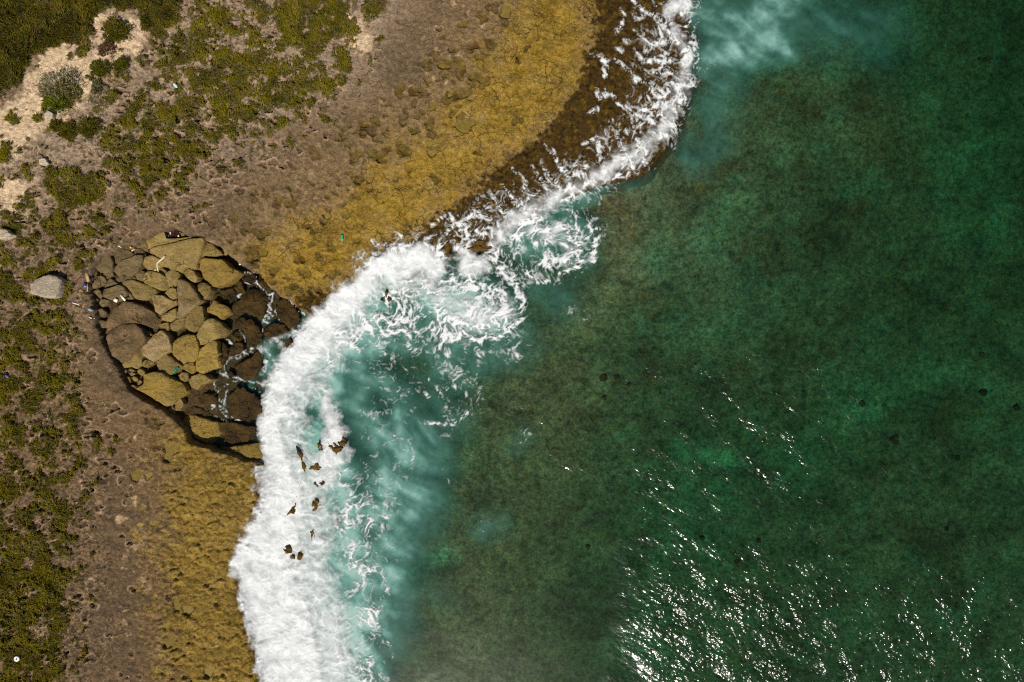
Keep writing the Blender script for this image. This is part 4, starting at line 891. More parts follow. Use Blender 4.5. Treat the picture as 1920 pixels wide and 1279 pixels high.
ROCKS = [  # outline, material, height offset, label
    ("A 300,930 330,830 410,700 520,650 590,690 640,780 640,940 590,1010 470,1040 370,1000", 'g', .05, "rounded grey boulder against the hollow's upper left rim"),
    ("A 590,680 700,640 760,600 860,560 960,570 1060,640 1050,690 920,760 810,800 650,860 625,760", 'g', -.12, "low brown slab wedged between the rounded and the three-sided grey boulders"),
    ("A 690,900 800,790 940,740 1090,680 1220,670 1240,780 1200,900 1130,1020 1040,1080 930,1095 860,1040 790,1100 690,1010", 'g', .08, "big three-sided grey boulder with a notched lower edge, upper left of pile"),
    ("A 690,540 810,475 860,520 850,550 760,585", 'g', -.2, "small stone hard under the upper rim, left of the yellow-tipped stick"),
    ("A 840,465 940,450 1010,465 1080,520 1020,590 960,590 900,550 860,520", 'g', -.1, "oval stone under the rim with white stick at its left"),
    ("A 1110,500 1170,440 1200,375 1290,380 1340,480 1340,600 1290,600 1220,540 1130,530", 'g', -.02, "greyish upright stone at the rim right of the yellow-tipped stick"),
    ("A 1050,610 1130,540 1210,550 1290,620 1310,690 1200,670 1090,665", 'g', -.14, "lens-shaped stone below the yellow-tipped stick"),
    ("A 1310,380 1400,270 1600,190 1690,220 1715,300 1650,350 B 90,345 380,340 640,302 620,330 380,380 280,410 150,442 0,480 A 1500,490 1360,560 1320,480", 't', .0, "flat olive slab at pile top just below the dark red seaweed"),
    ("B 860,325 640,345 420,392 300,430 100,472 0,492 A 1500,505 1365,595 1385,640 1560,720 1700,790 1750,880 B 150,930 180,960 280,950 380,1000 430,1030 470,935 540,900 620,955 715,920 715,830 755,720 800,600 840,470 868,385", 't', .10, "largest flat tan slab, filling the upper middle of the hollow"),
    ("B 885,400 1040,455 1150,555 1220,605 1255,665 1100,700 900,690 800,715 850,560", 't', -.08, "triangular olive block right of the largest tan slab"),
    ("B 1225,580 1262,552 1350,640 1300,690 1262,650", 't', -.2, "small wedge stone in the crack right of the triangular olive block"),
    ("B 720,850 780,790 880,740 1060,750 1240,770 1320,830 1400,920 1490,960 1580,1020 1560,1070 1460,1160 1320,1230 1230,1279 D 1200,100 1130,130 930,90 900,20 B 880,1200 840,1110 800,1000 740,940", 'o', .12, "broad golden boulder with pointed right end above the foaming water"),
    ("B 460,1000 540,940 620,960 700,1020 740,1110 740,1170 680,1220 600,1180 520,1110 480,1070", 't', -.02, "egg-shaped tan boulder left of the broad golden boulder"),
    ("B 100,1050 160,990 250,960 360,1020 395,1070 375,1130 325,1200 D 310,120 240,125 170,120 140,30 B 130,1130", 't', -.05, "tan boulder touching the top of the pale triangular block"),
    ("A 1240,780 1330,700 1420,680 1560,730 1690,790 1740,870 1700,920 1640,890 1590,930 1560,1000 1480,1010 1350,960 1270,880", 't', -.02, "rounded tan boulder with the bleached branch lying on it"),
    ("A 1590,960 1650,930 1720,990 1690,1065 1590,1010", 't', -.2, "small stone at the foot of the bleached branch"),
    ("A 1280,1100 1300,1030 1380,990 1500,1010 1600,1040 1690,1120 1725,1200 C 1745,60 1760,120 1680,190 1580,200 1450,140 1290,60 A 1270,1200", 't', .04, "smooth oval tan boulder just below the bleached branch"),
    ("A 1140,1040 1230,990 1295,1010 1270,1060 1278,1200 1220,1215 1140,1180 1110,1110", 'g', -.15, "narrow brown stone left of the smooth oval boulder"),
    ("A 690,1110 780,1100 880,1095 1000,1090 1090,1115 1120,1180 1000,1160 880,1200 780,1220 700,1170", 'g', -.2, "thin brown slab under the three-sided grey boulder"),
    ("A 880,1205 1000,1165 1100,1185 1250,1240 C 1290,80 1420,140 1510,190 1500,260 1420,320 1300,390 1180,400 1080,350 1020,230 930,140 840,70", 't', .0, "long smooth boulder slanting down right, left of the pale rough wedge"),
    ("C 430,190 580,160 730,100 800,90 860,150 930,230 920,320 850,390 760,420 680,420 560,380 440,320", 'g', .04, "dark grey boulder with two white scraps along its lower edge"),
    ("A 555,1190 610,1140 690,1200 755,1250 C 740,70 610,110 510,130 A 510,1270", 'g', -.14, "small four-sided stone above the dark grey boulder"),
    ("A 340,1100 420,1080 500,1120 530,1200 510,1270 C 430,120 415,60 A 405,1180", 'g', -.08, "curved dark stone near the left wall, right of the wooden plank"),
    ("A 280,1180 340,1130 385,1170 405,1230 C 395,90 330,160 230,170 220,110 285,30", 'g', -.05, "dark rounded stone beside the wooden plank at the left wall"),
    ("A 240,990 310,960 330,1030 320,1100 270,1120", 'g', -.1, "small dark stone above the wooden plank at the left wall"),
    ("A 450,1060 580,1020 650,1015 670,1090 600,1120 540,1175 500,1105", 'g', -.2, "flat brown stone under the rounded grey boulder"),
    ("C 260,220 350,180 410,230 440,330 400,380 340,320", 'g', -.12, "dark slanting stone left of the dark grey boulder"),
    ("C 220,340 270,320 370,390 340,450 260,470 210,420", 'g', -.2, "small dark stone at the left wall under the slanting stone"),
    ("C 370,460 420,380 480,375 580,410 560,480 440,540 380,500", 'g', -.1, "squarish dark stone below left of the dark grey boulder"),
    ("C 340,590 430,570 520,640 520,690 440,750 340,700", 'g', -.12, "dark stone at the left wall level with the crescent boulder's top"),
    ("C 300,810 430,800 530,830 515,950 430,960 340,940", 'g', -.14, "lowest dark stone at the left wall, beside the crescent boulder"),
    ("C 540,1060 520,900 570,760 630,640 720,530 850,450 1000,440 1150,490 1290,570 1400,650 1450,750 1520,800 1560,870 1550,990 1490,1030 1380,930 1270,875 1180,870 950,860 830,870 720,930 620,990", 'r', .10, "crescent-shaped brown boulder arching over a dark gap, left of pile"),
    ("C 520,1090 600,1000 760,915 900,885 1100,895 1190,960 1235,1060 1320,1140 1280,1270 E 860,220 760,330 620,470 520,580 430,560 330,430 200,330 180,200 200,60 C 500,1200", 'r', .12, "large rough brown boulder with pinkish pitted top below the crescent boulder"),
    ("E 535,570 640,465 780,325 865,250 915,380 900,480 920,560 880,600 800,660 700,610 560,640", 't', -.12, "smooth olive slab leaning under the rough brown boulder"),
    ("E 870,230 990,150 1125,10 C 1470,1100 1600,1000 1680,1040 1760,1150 1810,1240 E 1430,60 1490,180 1490,280 1400,350 1270,440 1150,520 1060,480 930,380", 'p', .12, "pale craggy boulder with pinkish streaks and pointed top, lower middle"),
    ("E 930,520 990,472 1060,490 1165,522 1130,570 1010,640 900,600", 't', -.05, "small stone under the pale craggy boulder's lower tip"),
    ("E 1205,520 1270,445 1400,372 1500,430 1590,520 1700,610 1640,680 1500,770 1400,770 1320,700 1260,680 1212,570", 't', .02, "five-sided tan block left of the green netting"),
    ("D 240,1279 330,1170 540,1090 690,1115 715,1220 F 520,100 556,190 545,310 500,440 410,520 330,550 220,560 60,390 10,320 20,170", 'o', .10, "square furrowed ochre boulder right of the pale craggy boulder"),
    ("D 960,780 1060,790 1170,860 1240,950 1300,990 1270,1060 1180,1140 1060,1200 950,1279 F 800,100 700,160 580,180 535,90 D 710,1100 780,1000 825,885 885,830", 't', .12, "smooth broad tan boulder at the pile's right edge, above the upright ochre block"),
    ("F 560,310 640,220 760,140 850,90 910,130 920,250 930,400 920,620 760,680 650,750 500,700 500,560 530,420", 'o', .08, "upright ochre block at the pile's right edge beside dark wet rock"),
    ("D 330,0 B 320,1190 390,1140 470,1190 D 560,60 650,180 760,330 810,410 780,480 640,580 540,660 400,750 340,750 330,680 360,600 360,380 330,180", 'p', .22, "pale sharp triangular block in the middle of the pile"),
    ("D 90,260 150,180 240,140 310,190 325,290 325,340 240,390 190,350", 't', .02, "small golden stone left of the pale triangular block"),
    ("C 1400,310 1520,290 1640,310 1740,360 1830,420 1820,470 1700,580 1640,650 1580,690 1500,630 1480,480", 'p', .06, "pale rough wedge below the small golden stone"),
    ("D 20,720 140,650 325,560 325,740 240,810 200,840 100,820 20,800", 't', -.08, "flat tan stone at the lower left foot of the pale triangular block"),
    ("D 60,610 200,480 325,390 345,480 300,510 200,560 90,620", 't', -.12, "thin slanting slab between the pale wedge and pale triangular block"),
    ("D 510,720 620,620 770,510 830,530 860,680 860,790 790,920 740,1000 660,1040 560,1000 490,940 480,850", 't', .08, "leaning oblong tan boulder below right of the pale triangular block"),
    ("D 210,870 330,790 475,745 485,900 430,950 340,1000 260,1020 210,950", 't', -.1, "golden low stone left of the leaning oblong boulder"),
    ("C 1560,900 1650,860 1760,850 1780,920 1760,1010 1700,1010 1600,970", 't', -.05, "small tan stone at the crescent boulder's right tip"),
    ("D 690,110 760,60 870,50 920,80 1000,130 1010,210 960,330 900,390 840,370 790,290 720,210", 't', .02, "pear-shaped tan boulder under the broad golden boulder"),
    ("D 940,560 1030,490 1060,410 1130,420 1180,480 1290,510 1370,590 1380,660 1270,720 1220,790 1120,710 930,640", 'o', -.02, "weed-speckled olive boulder at the pile's right, above the smooth broad one"),
    ("Z 495,435 560,400 560,330 640,310 700,320 760,370 830,410 855,470 800,510 770,545 720,570 640,520 570,470", 'o', .22, "large pitted golden boulder above the deep black gap at the lower rim"),
    ("Z 790,520 830,500 855,550 830,600 790,600", 't', -.1, "rounded stone right of the blue scrap below the pitted golden boulder"),
    ("Z 720,605 770,565 790,590 780,630 740,640", 't', -.25, "shaded stone under the blue scrap in the lower gap"),
    ("F 230,650 290,560 420,520 490,590 490,700 420,760 340,720", 'o', -.05, "small ochre stone right of the green netting"),
    ("F 150,780 230,720 340,750 350,860 260,920 180,870", 't', -.1, "small rounded stone below the green netting"),
    ("F 330,900 420,810 560,750 690,780 760,850 830,870 740,940 620,970 520,1080 400,1020 350,960", 't', -.02, "mossy tan boulder under the upright ochre block, touching the foam"),
    ("C 940,340 1000,260 1045,330 1080,380 960,400", 'g', -.18, "little stone behind the upright white scrap"),
    ("C 1275,1020 1370,1020 1430,1100 1330,1130", 't', -.15, "small stone in the dark gap right of the rough brown boulder"),
]
for i, (txt, m, dz, lab) in enumerate(ROCKS):
    pts = trace(txt); cx = np.mean([p[0] for p in pts])
    top = 1.82 - (cx - 200) / 300 * 1.25 + dz * 1.3
    rock("boulder", pts, top, m, lab, "boulder", base=-.4, bevel=.11, bumpy=.10 if m in 'rop' else .05, facets=1, jag=.02, n=60, group="boulders heaped in the collapsed hollow")

COB = [  # rounded cobbles caught along the lower left wall
    ("E 420,620 510,600 550,660 530,720 440,670", "tan cobble uppermost in the cobble nest at the lower left wall"), ("E 440,700 520,740 530,790 450,745", "thin pale cobble at the left side of the cobble nest"),
    ("E 540,720 590,670 610,700 590,760 550,780", "slim upright yellowish cobble in the cobble nest"), ("E 540,860 600,800 680,830 690,940 600,970 550,920", "largest greyish cobble at the bottom of the cobble nest"),
    ("E 690,830 750,800 830,850 830,910 760,900", "oval cobble right of the largest cobble"), ("E 640,750 720,720 790,760 700,800", "flat cobble in the middle of the cobble nest"),
    ("E 820,700 880,650 960,700 980,780 920,800 850,760", "brown cobble between the cobble nest and the pitted golden boulder"), ("E 820,940 880,870 920,920 870,980 825,990", "small cobble at the right end of the cobble nest"),
    ("E 660,1000 720,970 800,1010 770,1060 690,1060", "round cobble at the start of the deep black gap"), ("E 630,690 700,650 790,710 720,715", "pale pinkish long cobble across the cobble nest"),
    ("C 390,980 440,950 470,990 420,1020", "yellowish cobble at the left wall, topmost of its little row"), ("C 450,1040 500,1010 520,1080 470,1110", "grey cobble beside the crescent boulder's left tip"),
    ("C 330,1050 370,1040 420,1110 380,1130", "pale slanting cobble tight against the left wall"), ("E 60,90 120,60 160,110 150,200 90,190", "egg-shaped pale cobble lowest by the rough brown boulder's left edge"),
]
for txt, lab in COB:
    rock("cobble", trace(txt), 1.42, 'p' if 'pale' in lab or 'yellow' in lab else 't', lab, "cobble", base=-.3, bevel=.16, bumpy=.02, n=20, facets=1, group="cobbles along the hollow's left wall")

WET = [
    ("Y 1550,650 1600,630 1660,670 1720,760 1720,830 1650,860 1580,810 1545,740", .42, "long dark wet rock under the hollow's upper right rim"),
    ("Y 1450,900 1470,840 1540,820 1620,840 1630,880 1560,920 1470,930", .40, "oval brown wet rock standing alone in the inlet"),
    ("Y 1230,1150 1320,1100 1400,1040 1440,1050 1435,1140 1390,1220 1310,1250 1240,1210", .45, "triangular brown wet rock pointing to the surf in the inlet's middle"),
    ("Z 1180,540 1190,470 1240,430 1300,430 1380,480 1430,530 1430,640 1330,680 1240,660 1190,610", .42, "broad brown wet rock with foam wrapped round its left side"),
    ("Y 1290,620 1340,560 1430,575 1485,620 1455,760 1400,790 1320,740 1220,745 1210,705", .42, "largest weedy wet rock right of the broad golden boulder"),
    ("Y 1210,800 1280,780 1370,800 1430,880 1440,950 1340,970 1300,880 1230,860", .36, "crooked brown wet rock left of the oval one"),
    ("Y 1210,910 1260,880 1295,920 1280,960 1220,950", .3, "small dark wet rock under the crooked one"),
    ("Y 1190,1020 1240,970 1300,970 1300,1030 1220,1060", .34, "golden brown wet rock above the white rill"),
    ("Y 1110,960 1160,970 1185,1010 1170,1080 1130,1140 1105,1080", .4, "black wet rock against the upright ochre block"),
    ("Y 1070,620 1130,580 1220,560 1245,600 1225,660 1190,690 1100,660", .3, "flat olive wet rock under a foam patch"),
    ("Z 960,500 1000,470 1090,470 1110,530 1050,550 970,530", .26, "low brown wet rock below the mossy boulder"),
    ("Z 840,580 920,560 1030,600 1060,640 960,645 860,622", .34, "dark ledge rock with barnacle specks above the ochre ledge"),
    ("Z 1110,690 1250,690 1320,710 1390,720 1400,800 1320,845 1180,862 1140,820 1110,740", .30, "long brown wet ledge washed by foam at the inlet's lower side"),
    ("Y 1610,970 1650,940 1665,970 1620,1010", .5, "little brown rock half buried in the breaking wave"),
    ("Y 1290,450 1340,430 1390,460 1400,510 1350,530 1290,500", .32, "dark wet rock at the inlet's top corner among foam threads"),
    ("Y 1420,480 1470,510 1490,555 1440,555 1410,520", .4, "narrow wet rock below the inlet's top corner rim"),
    ("Y 1180,1190 1215,1180 1235,1215 1200,1240", .28, "small golden wet rock left of the triangular one"),
    ("Y 1230,560 1280,490 1300,540 1310,600 1260,600", .34, "dark wet rock under the broad golden boulder's tip"),
]
for txt, top, lab in WET:
    rock("wet_rock", trace(txt), top, 'w', lab, "rock", base=-1.0, bevel=.28, bumpy=.17, facets=2, jag=.07, group="weedy wet rocks in the inlet")
rock("rock_ledge", trace("Z 800,640 860,640 960,640 1100,690 1120,750 1130,830 1150,860 1050,860 960,820 880,760 820,700"), .55, 'o', "ochre ledge below the black crack at the inlet's lower side", "ledge", base=-.6, bumpy=.08, tilt=(-.05, .02))
rock("rock_ledge", trace("Z 1070,880 1200,872 1330,852 1440,842 1455,960 1400,985 1290,960 1150,925"), .42, 'o', "lowest yellow ledge shaded by the south rim beside the surf", "ledge", base=-.6, bumpy=.06, tilt=(-.04, .0))

REEF = [
    ("j 745,250 780,240 800,300 770,325 745,320", "square brown reef knob standing clear in the white water"), ("j 600,270 615,260 612,320 560,332", "brown reef spike left of the square knob"),
    ("j 730,480 750,455 757,510 735,530", "narrow upright reef knob below the square knob"), ("j 530,600 550,570 580,590 585,620 550,625", "brown reef lump upper left of a trio in the white water"),
    ("j 578,660 600,650 612,682 590,692", "small middle reef lump of the trio"), ("j 625,685 640,630 672,615 665,652 645,690", "right-hand slanting reef lump of the trio"),
    ("j 760,110 790,85 825,95 820,118 780,128", "foam-rimmed reef knob above the square one"), ("j 640,135 655,102 667,140", "tiny reef point left of the foam-rimmed knob"),
    ("j 608,182 620,172 624,204", "tiniest reef point in the white water"), ("j 320,565 340,530 368,545 345,572", "reef lump near the shore's edge in the foam"),
    ("i 785,1080 815,1075 850,1110 880,1120 835,1165 800,1130", "jagged brown reef rock at the seaward tip of the white water"), ("i 852,1055 885,1033 912,1080 890,1107 865,1092", "brown reef rock joined to the jagged one's upper right"),
    ("i 703,1088 735,1110 748,1142 710,1137", "small reef rock left of the jagged one"), ("i 550,1140 580,1175 612,1220 595,1279 575,1215", "long thin reef rock running down through the foam"),
    ("i 640,1276 690,1243 722,1262 700,1285", "flat reef rock below the long thin one"),
    ("g 1400,530 1430,518 1447,600 1440,632 1400,615", "dark upright reef rock in the northern foam"), ("g 1570,570 1640,540 1700,528 1772,545 1740,580 1650,602", "wide reef rock beside the dark upright one"),
    ("g 968,905 986,912 972,946", "reef point poking through foam at the bay's upper edge"), ("g 928,968 956,960 950,977", "tiny left reef point under the bay's upper edge"), ("g 983,960 1007,970 990,982", "tiny right reef point under the bay's upper edge"),
    ("g 1153,655 1175,643 1187,670 1160,682", "little reef rock in the thick foam below the weedy shore"), ("h 720,560 790,520 800,480 740,470 715,510", "brown reef hump ringed by foam strands below the weedy shore"),
    ("h 590,640 640,600 668,630 630,665", "dark reef knob at the head of the northern swirl"),
]
for txt, lab in REEF:
    tr = np.array(trace(txt)); tr = tr.mean(0) + (tr - tr.mean(0)) * 1.22
    rock("reef_rock", [tuple(q) for q in tr], .44, 'k', lab, "reef rock", base=-1.2, bevel=.14, bumpy=.22, n=28, facets=0, jag=.15, group="reef rocks in the surf")

LBLK = [("b 225,845 290,800 350,780 400,790 445,815 440,870 420,945 370,955 290,940 230,920", .5, "squarish pale grey limestone block on the scrub left of the hollow"),
        ("b -60,470 0,430 40,440 75,475 50,500 0,515", .7, "pale grey limestone block cut by the left edge of the photo"),
        ("a 288,1192 330,1183 362,1225 342,1242 290,1228", .35, "small grey stone on the sand above the dark grass patch"),
        ("a 330,850 360,828 392,848 387,882 345,877", .35, "bluish grey stone at the foot of the round bush")]
for txt, h, lab in LBLK:
    pts = trace(txt); x, y, _ = P(np.mean([p[0] for p in pts]), np.mean([p[1] for p in pts]), 2.4)
    z = float(ground_z(np.array([x]), np.array([y]))[0])
    rock("limestone_block", pts, z + h, 'l', lab, "stone block", base=z - .3, bevel=.2, bumpy=.035, facets=0, tilt=(-.05, -.08))

# rock pools
def mat_pool():
    s = N("algae_pool")
    rnd = s.n("ShaderNodeObjectInfo").outputs["Random"]
    c = s.mix(rnd, (0.125, 0.086, 0.014), (0.190, 0.135, 0.034))
    f = s.rng(s.noise(4.0, 5, .65), .3, .7, .72, 1.28)
    s.bsdf(s.scale_col(c, f), .6, .1); return s.m
M_POOL = mat_pool()
for pp, z, lab in pools:
    O = resample([P(x, y, z)[:2] for x, y in pp], 26)
    for _ in range(2): O = (O * 2 + np.roll(O, 1, 0) + np.roll(O, -1, 0)) / 4
    c = O.mean(0); O = c + (O - c) * 1.22
    V = np.vstack([np.c_[O, np.full(26, z)], np.c_[c + (O - c) * .5, np.full(26, z)], [[c[0], c[1], z]]]) - np.array([c[0], c[1], z])
    k = np.arange(26); k1 = (k + 1) % 26
    me = np_mesh("rock_pool", V, [np.c_[k, k1, 26 + k1, 26 + k], np.c_[26 + k, 26 + k1, np.full(26, 52)]])
    o = link("rock_pool", me, M_POOL); o.location = (c[0], c[1], z)
    tag(o, lab, "rock pool", "algae-floored pools on the reef flat")

# coral heads on the seabed
CORAL = [(1131, 708, 7.5, "larger of two round dark coral heads side by side in mid water"), (1156, 708, 6, "smaller right-hand dark coral head of the pair in mid water"), (1178, 721, 4, "small faint coral head right of the pair in mid water"),
         (1133, 746, 4, "small coral head below the pair in mid water"), (1676, 824, 9, "ragged black coral head alone in the right-hand deep water"), (1903, 764, 6, "dark coral head at the photo's right edge"),
         (1838, 665, 5, "dark coral head at the right, uppermost of three"), (1841, 735, 7, "dark coral head between the edge one and the uppermost of three"), (1845, 114, 4, "right one of two tiny coral heads at the upper right"), (1833, 112, 3, "left one of two tiny coral heads at the upper right"),
         (1315, 1008, 4, "coral head at the left upper edge of the sun glitter"), (1421, 1013, 4.5, "coral head right of the one at the glitter's upper edge"), (1380, 1052, 5, "coral head inside the glitter, below the upper two"), (1441, 1240, 6, "black coral head deep in the glitter near the bottom edge"),
         (1792, 858, 5, "faint coral head right of the ragged black one"), (1615, 757, 5, "faint coral head above left of the ragged black one"), (1772, 990, 4, "coral head in the lower right deep water"), (1102, 1024, 4, "small brown coral head on the pale seabed patch")]
for x, y, r, lab in CORAL:
    xx, yy, _ = P(x, y, -2.6); z = float(Z2[np.abs(sy - yy).argmin(), np.abs(sx - xx).argmin()]); r_ = np.random.default_rng(int(x)); ang = np.linspace(0, 6.283, 14, endpoint=False)
    pts = [(x + r * (1 + .18 * r_.normal()) * math.cos(a), y + r * (1 + .18 * r_.normal()) * math.sin(a)) for a in ang]
    pts = [to_px(*P(a_, b_, z)[:2], z + .3) for a_, b_ in pts]
    rock("coral_head", pts, z + .12, 'c', lab, "coral head", base=z - .4, bevel=.25, n=22, facets=1, jag=.06, group="dark coral heads on the seabed")

# ------------------------------------------------------------------ vegetation
def blades(cx, cy, cz, L, wid, lean, az, col):
    """one bent triangle pair per blade"""
    n = len(cx); sx_ = np.cos(az); sy_ = np.sin(az)
    h = L * np.cos(lean); o = L * np.sin(lean)
    b = np.stack([cx, cy, cz], -1); side = np.stack([-sy_, sx_, np.zeros(n)], -1) * wid[:, None]
    mid = b + np.stack([sx_ * o * .45, sy_ * o * .45, h * .65], -1); tip = b + np.stack([sx_ * o, sy_ * o, h], -1)
    V = np.stack([b - side * .6, b + side * .6, mid + side, mid - side, tip], 1).reshape(-1, 3)
    i = np.arange(n)[:, None] * 5
    return V, i + np.array([[0, 1, 2, 3]]), i + np.array([[3, 2, 4]]), np.repeat(col, 5, 0)

NC = 1250000
cx = rng.uniform(-40.5, -8, NC).astype(f4); cy = rng.uniform(-27.5, 27.5, NC).astype(f4)
cz = ground_z(cx, cy).astype(f4)
vx_, vy_ = to_px(cx, cy, cz)
vv_ = veg_at(vx_.astype(f4), vy_.astype(f4)); tk = samp(f_thick, vx_, vy_)
sel = (rng.random(NC) < vv_ * (.60 + .25 * tk)) & (poly_sdf(vx_.astype(f4), vy_.astype(f4), BOWL) < -5)
cx, cy, cz, tk = cx[sel], cy[sel], cz[sel], tk[sel]
n = len(cx); print("tufts", n)
pa = fbm(cx * .5, cy * .5, 3, 221); pb = fbm(cx * 1.7, cy * 1.7, 3, 222, .6)
gcol = np.empty((n, 3), f4); gcol[:] = (0.118, 0.098, 0.005)
gcol = lerp(gcol, np.array((0.074, 0.068, 0.004)), sstep(-.2, .4, pa))
gcol = lerp(gcol, np.array((0.180, 0.135, 0.014)), sstep(.1, .5, pb) * .8)
gcol = lerp(gcol, np.array((0.042, 0.044, 0.008)), tk * (.55 + .45 * sstep(-.2, .3, fbm(cx * .9, cy * .9, 4, 226, .6))))
gcol = lerp(gcol, np.array((0.120, 0.085, 0.035)), sstep(.22, .45, fbm(cx * 1.1, cy * 1.1, 3, 227, .6)) * .55)
gcol = lerp(gcol, np.array((0.150, 0.082, 0.020)), (rng.random(n) < .07 + .08 * tk + .25 * sstep(.1, .5, fbm(cx * .8, cy * .8, 3, 224))) * .8)
gcol *= rng.uniform(.60, 1.42, (n, 1))
az = 6.283 * noise(cx * .45, cy * .45, 223) + rng.normal(0, .9, n)
LL = rng.uniform(.09, .25, n) * (1 + .5 * tk); 
V, Q, T, Cc = blades(cx, cy, cz - .02, LL, rng.uniform(.018, .038, n), rng.uniform(.45, 1.25, n), az, gcol)
me = np_mesh("ground_cover", V, [Q, T]); col_attr(me, "albedo", Cc)
tag(link("ground_cover", me, M_LEAF, smooth=False), "olive green grass and creeping scrub over the rocky ground", kind="stuff")

BUSH = [(118, 165, 40, 30, (0.190, 0.165, 0.090), "round grey-green bush on the pale sand"), (110, 196, 24, 20, (0.085, 0.100, 0.006), "bright green clump growing at the round bush's lower side"),
        (222, 62, 24, 22, (0.070, 0.060, 0.006), "dense olive bush standing between the sand and thicket"), (190, 132, 17, 15, (0.062, 0.062, 0.006), "small olive tuft below the sand patch, left one of a pair"),
        (231, 125, 12, 13, (0.062, 0.062, 0.006), "small olive tuft, right one of a pair below the sand"), (130, 247, 16, 14, (0.070, 0.062, 0.006), "olive tuft on the lower sand, left of a wider one"),
        (170, 242, 20, 17, (0.066, 0.058, 0.006), "wider olive tuft on the lower sand"), (205, 95, 14, 15, (0.090, 0.045, 0.025), "reddish brown dry bush beside the olive bush"),
        (185, 165, 9, 12, (0.085, 0.085, 0.040), "grey-green sprig right of the round bush"), (107, 236, 9, 9, (0.060, 0.055, 0.006), "small tuft on the sand under the bluish grey stone")]
for bx, by, rx, ry, bc, lab in BUSH:
    r_ = np.random.default_rng(int(bx * 7 + by)); n = int((28 if rx > 30 else 60) * rx * ry / 40) + 300
    x0, y0, _ = P(bx, by, 2.5); z0 = float(ground_z(np.array([x0]), np.array([y0]))[0])
    a = r_.uniform(0, 6.283, n); rr = np.sqrt(r_.random(n)) * (1 + .20 * np.sin(3 * a + bx) + .16 * np.sin(5 * a + by) + .12 * np.sin(9 * a)) * r_.uniform(.85, 1.15, n)
    ux, uy = rr * np.cos(a), rr * np.sin(a)
    hh = .42 * min(rx, ry) * S * np.sqrt(np.clip(1 - rr ** 2, 0.02, 1)) * r_.uniform(.5, 1.1, n)
    cc = np.tile(np.array(bc, f4), (n, 1)) * r_.uniform(.55, 1.5, (n, 1))
    V, Q, T, Cc = blades(ux * rx * S, uy * ry * S, hh, r_.uniform(.09, .22, n), r_.uniform(.015, .035, n), r_.uniform(.3, 1.3, n), a + r_.normal(0, .7, n), cc)
    me = np_mesh("bush", V, [Q, T]); col_attr(me, "albedo", Cc)
    o = link("bush", me, M_LEAF, smooth=False); o.location = (x0, y0, z0); tag(o, lab, "bush", "bushes on the sandy slope")
    # woody stems under the leaves
    SV, SF = [], []
    for k in range(5):
        t = k * 1.257; ex, ey, ez = .7 * rx * S * math.cos(t), .7 * ry * S * math.sin(t), .4 * min(rx, ry) * S
        b0 = len(SV); w = .02
        for q, f in ((w, 0), (w * .4, 1)):
            for m in range(3): SV.append((ex * f + q * math.cos(m * 2.094), ey * f + q * math.sin(m * 2.094), ez * f - .05 * (1 - f)))
        SF += [(b0 + m, b0 + (m + 1) % 3, b0 + 3 + (m + 1) % 3, b0 + 3 + m) for m in range(3)]
    bm_ = np_mesh("stem", np.array(SV), np.array(SF)); link("stem", bm_, bpy.data.materials.get("driftwood") or mat_plain("driftwood", (0.40, 0.32, 0.22)), o)

# ------------------------------------------------------------------ flotsam and litter
M_WOOD = bpy.data.materials["driftwood"]
M_BLEACH = mat_plain("bleached_wood", (0.75, 0.68, 0.55)); M_WHITE = mat_plain("white_plastic", (0.80, 0.80, 0.78), .4)
M_BLUE = mat_plain("blue_plastic", (0.02, 0.03, 0.42), .35); M_LBLUE = mat_plain("light_blue_plastic", (0.45, 0.65, 0.75), .35)
M_GREEN = mat_plain("green_plastic", (0.0, 0.22, 0.12), .35); M_YEL = mat_plain("yellow_plastic", (0.75, 0.60, 0.04), .4); M_WEED = mat_plain("red_seaweed", (0.040, 0.007, 0.002), .4, .5, 9, .6)

def tube_mesh(name, pts, rad, seg=7):
    p = np.asarray(pts, float); n = len(p); rad = np.broadcast_to(rad, (n,)); V = []
    for k in range(n):
        t = p[min(k + 1, n - 1)] - p[max(k - 1, 0)]; t /= np.linalg.norm(t) + 1e-9
        u = np.cross(t, (0, 0, 1)); u = u / np.linalg.norm(u) if np.linalg.norm(u) > 1e-3 else np.array((1., 0, 0)); v = np.cross(u, t)
        a = np.linspace(0, 6.283, seg, endpoint=False); V.append(p[k] + rad[k] * (np.cos(a)[:, None] * u + np.sin(a)[:, None] * v))
    V = np.vstack(V); s = np.arange(seg); s1 = (s + 1) % seg
    Q = np.vstack([np.c_[k * seg + s, k * seg + s1, (k + 1) * seg + s1, (k + 1) * seg + s] for k in range(n - 1)])
    caps = [np.c_[np.zeros(seg - 2, int), s[2:], s[1:-1]], (n - 1) * seg + np.c_[np.zeros(seg - 2, int), s[1:-1], s[2:]]]
    return V, Q, np.vstack(caps)

def tube(name, pts, rad, mat, parent=None, seg=7):
    V, Q, T = tube_mesh(name, pts, rad, seg)
    return link(name, np_mesh(name, V, [Q, T]), mat, parent)

def surf_z(x, y, default):
    """height of whatever lies under (x, y): rays are cast straight down"""
    dg = bpy.context.evaluated_depsgraph_get()
    hit, loc, *_ = SC.ray_cast(dg, Vector((x, y, 8.0)), Vector((0, 0, -1)))
    return loc.z if hit else default

def ground_pts(pxs, lift, zg):
    out = []
    for a, b in pxs:
        x, y, _ = P(a, b, zg); out.append((x, y, surf_z(x, y, zg) + lift))
    return out
bpy.context.view_layer.update()

def stick(name, pxs, rad, mat, label, cat, zg=1.5):
    pts = ground_pts(pxs, rad, zg); zm = max(p[2] for p in pts); pts = [(x, y, max(z, zm - .15)) for x, y, z in pts]
    o = tube(name, pts, np.linspace(rad, rad * .6, len(pts)), mat); return tag(o, label, cat)

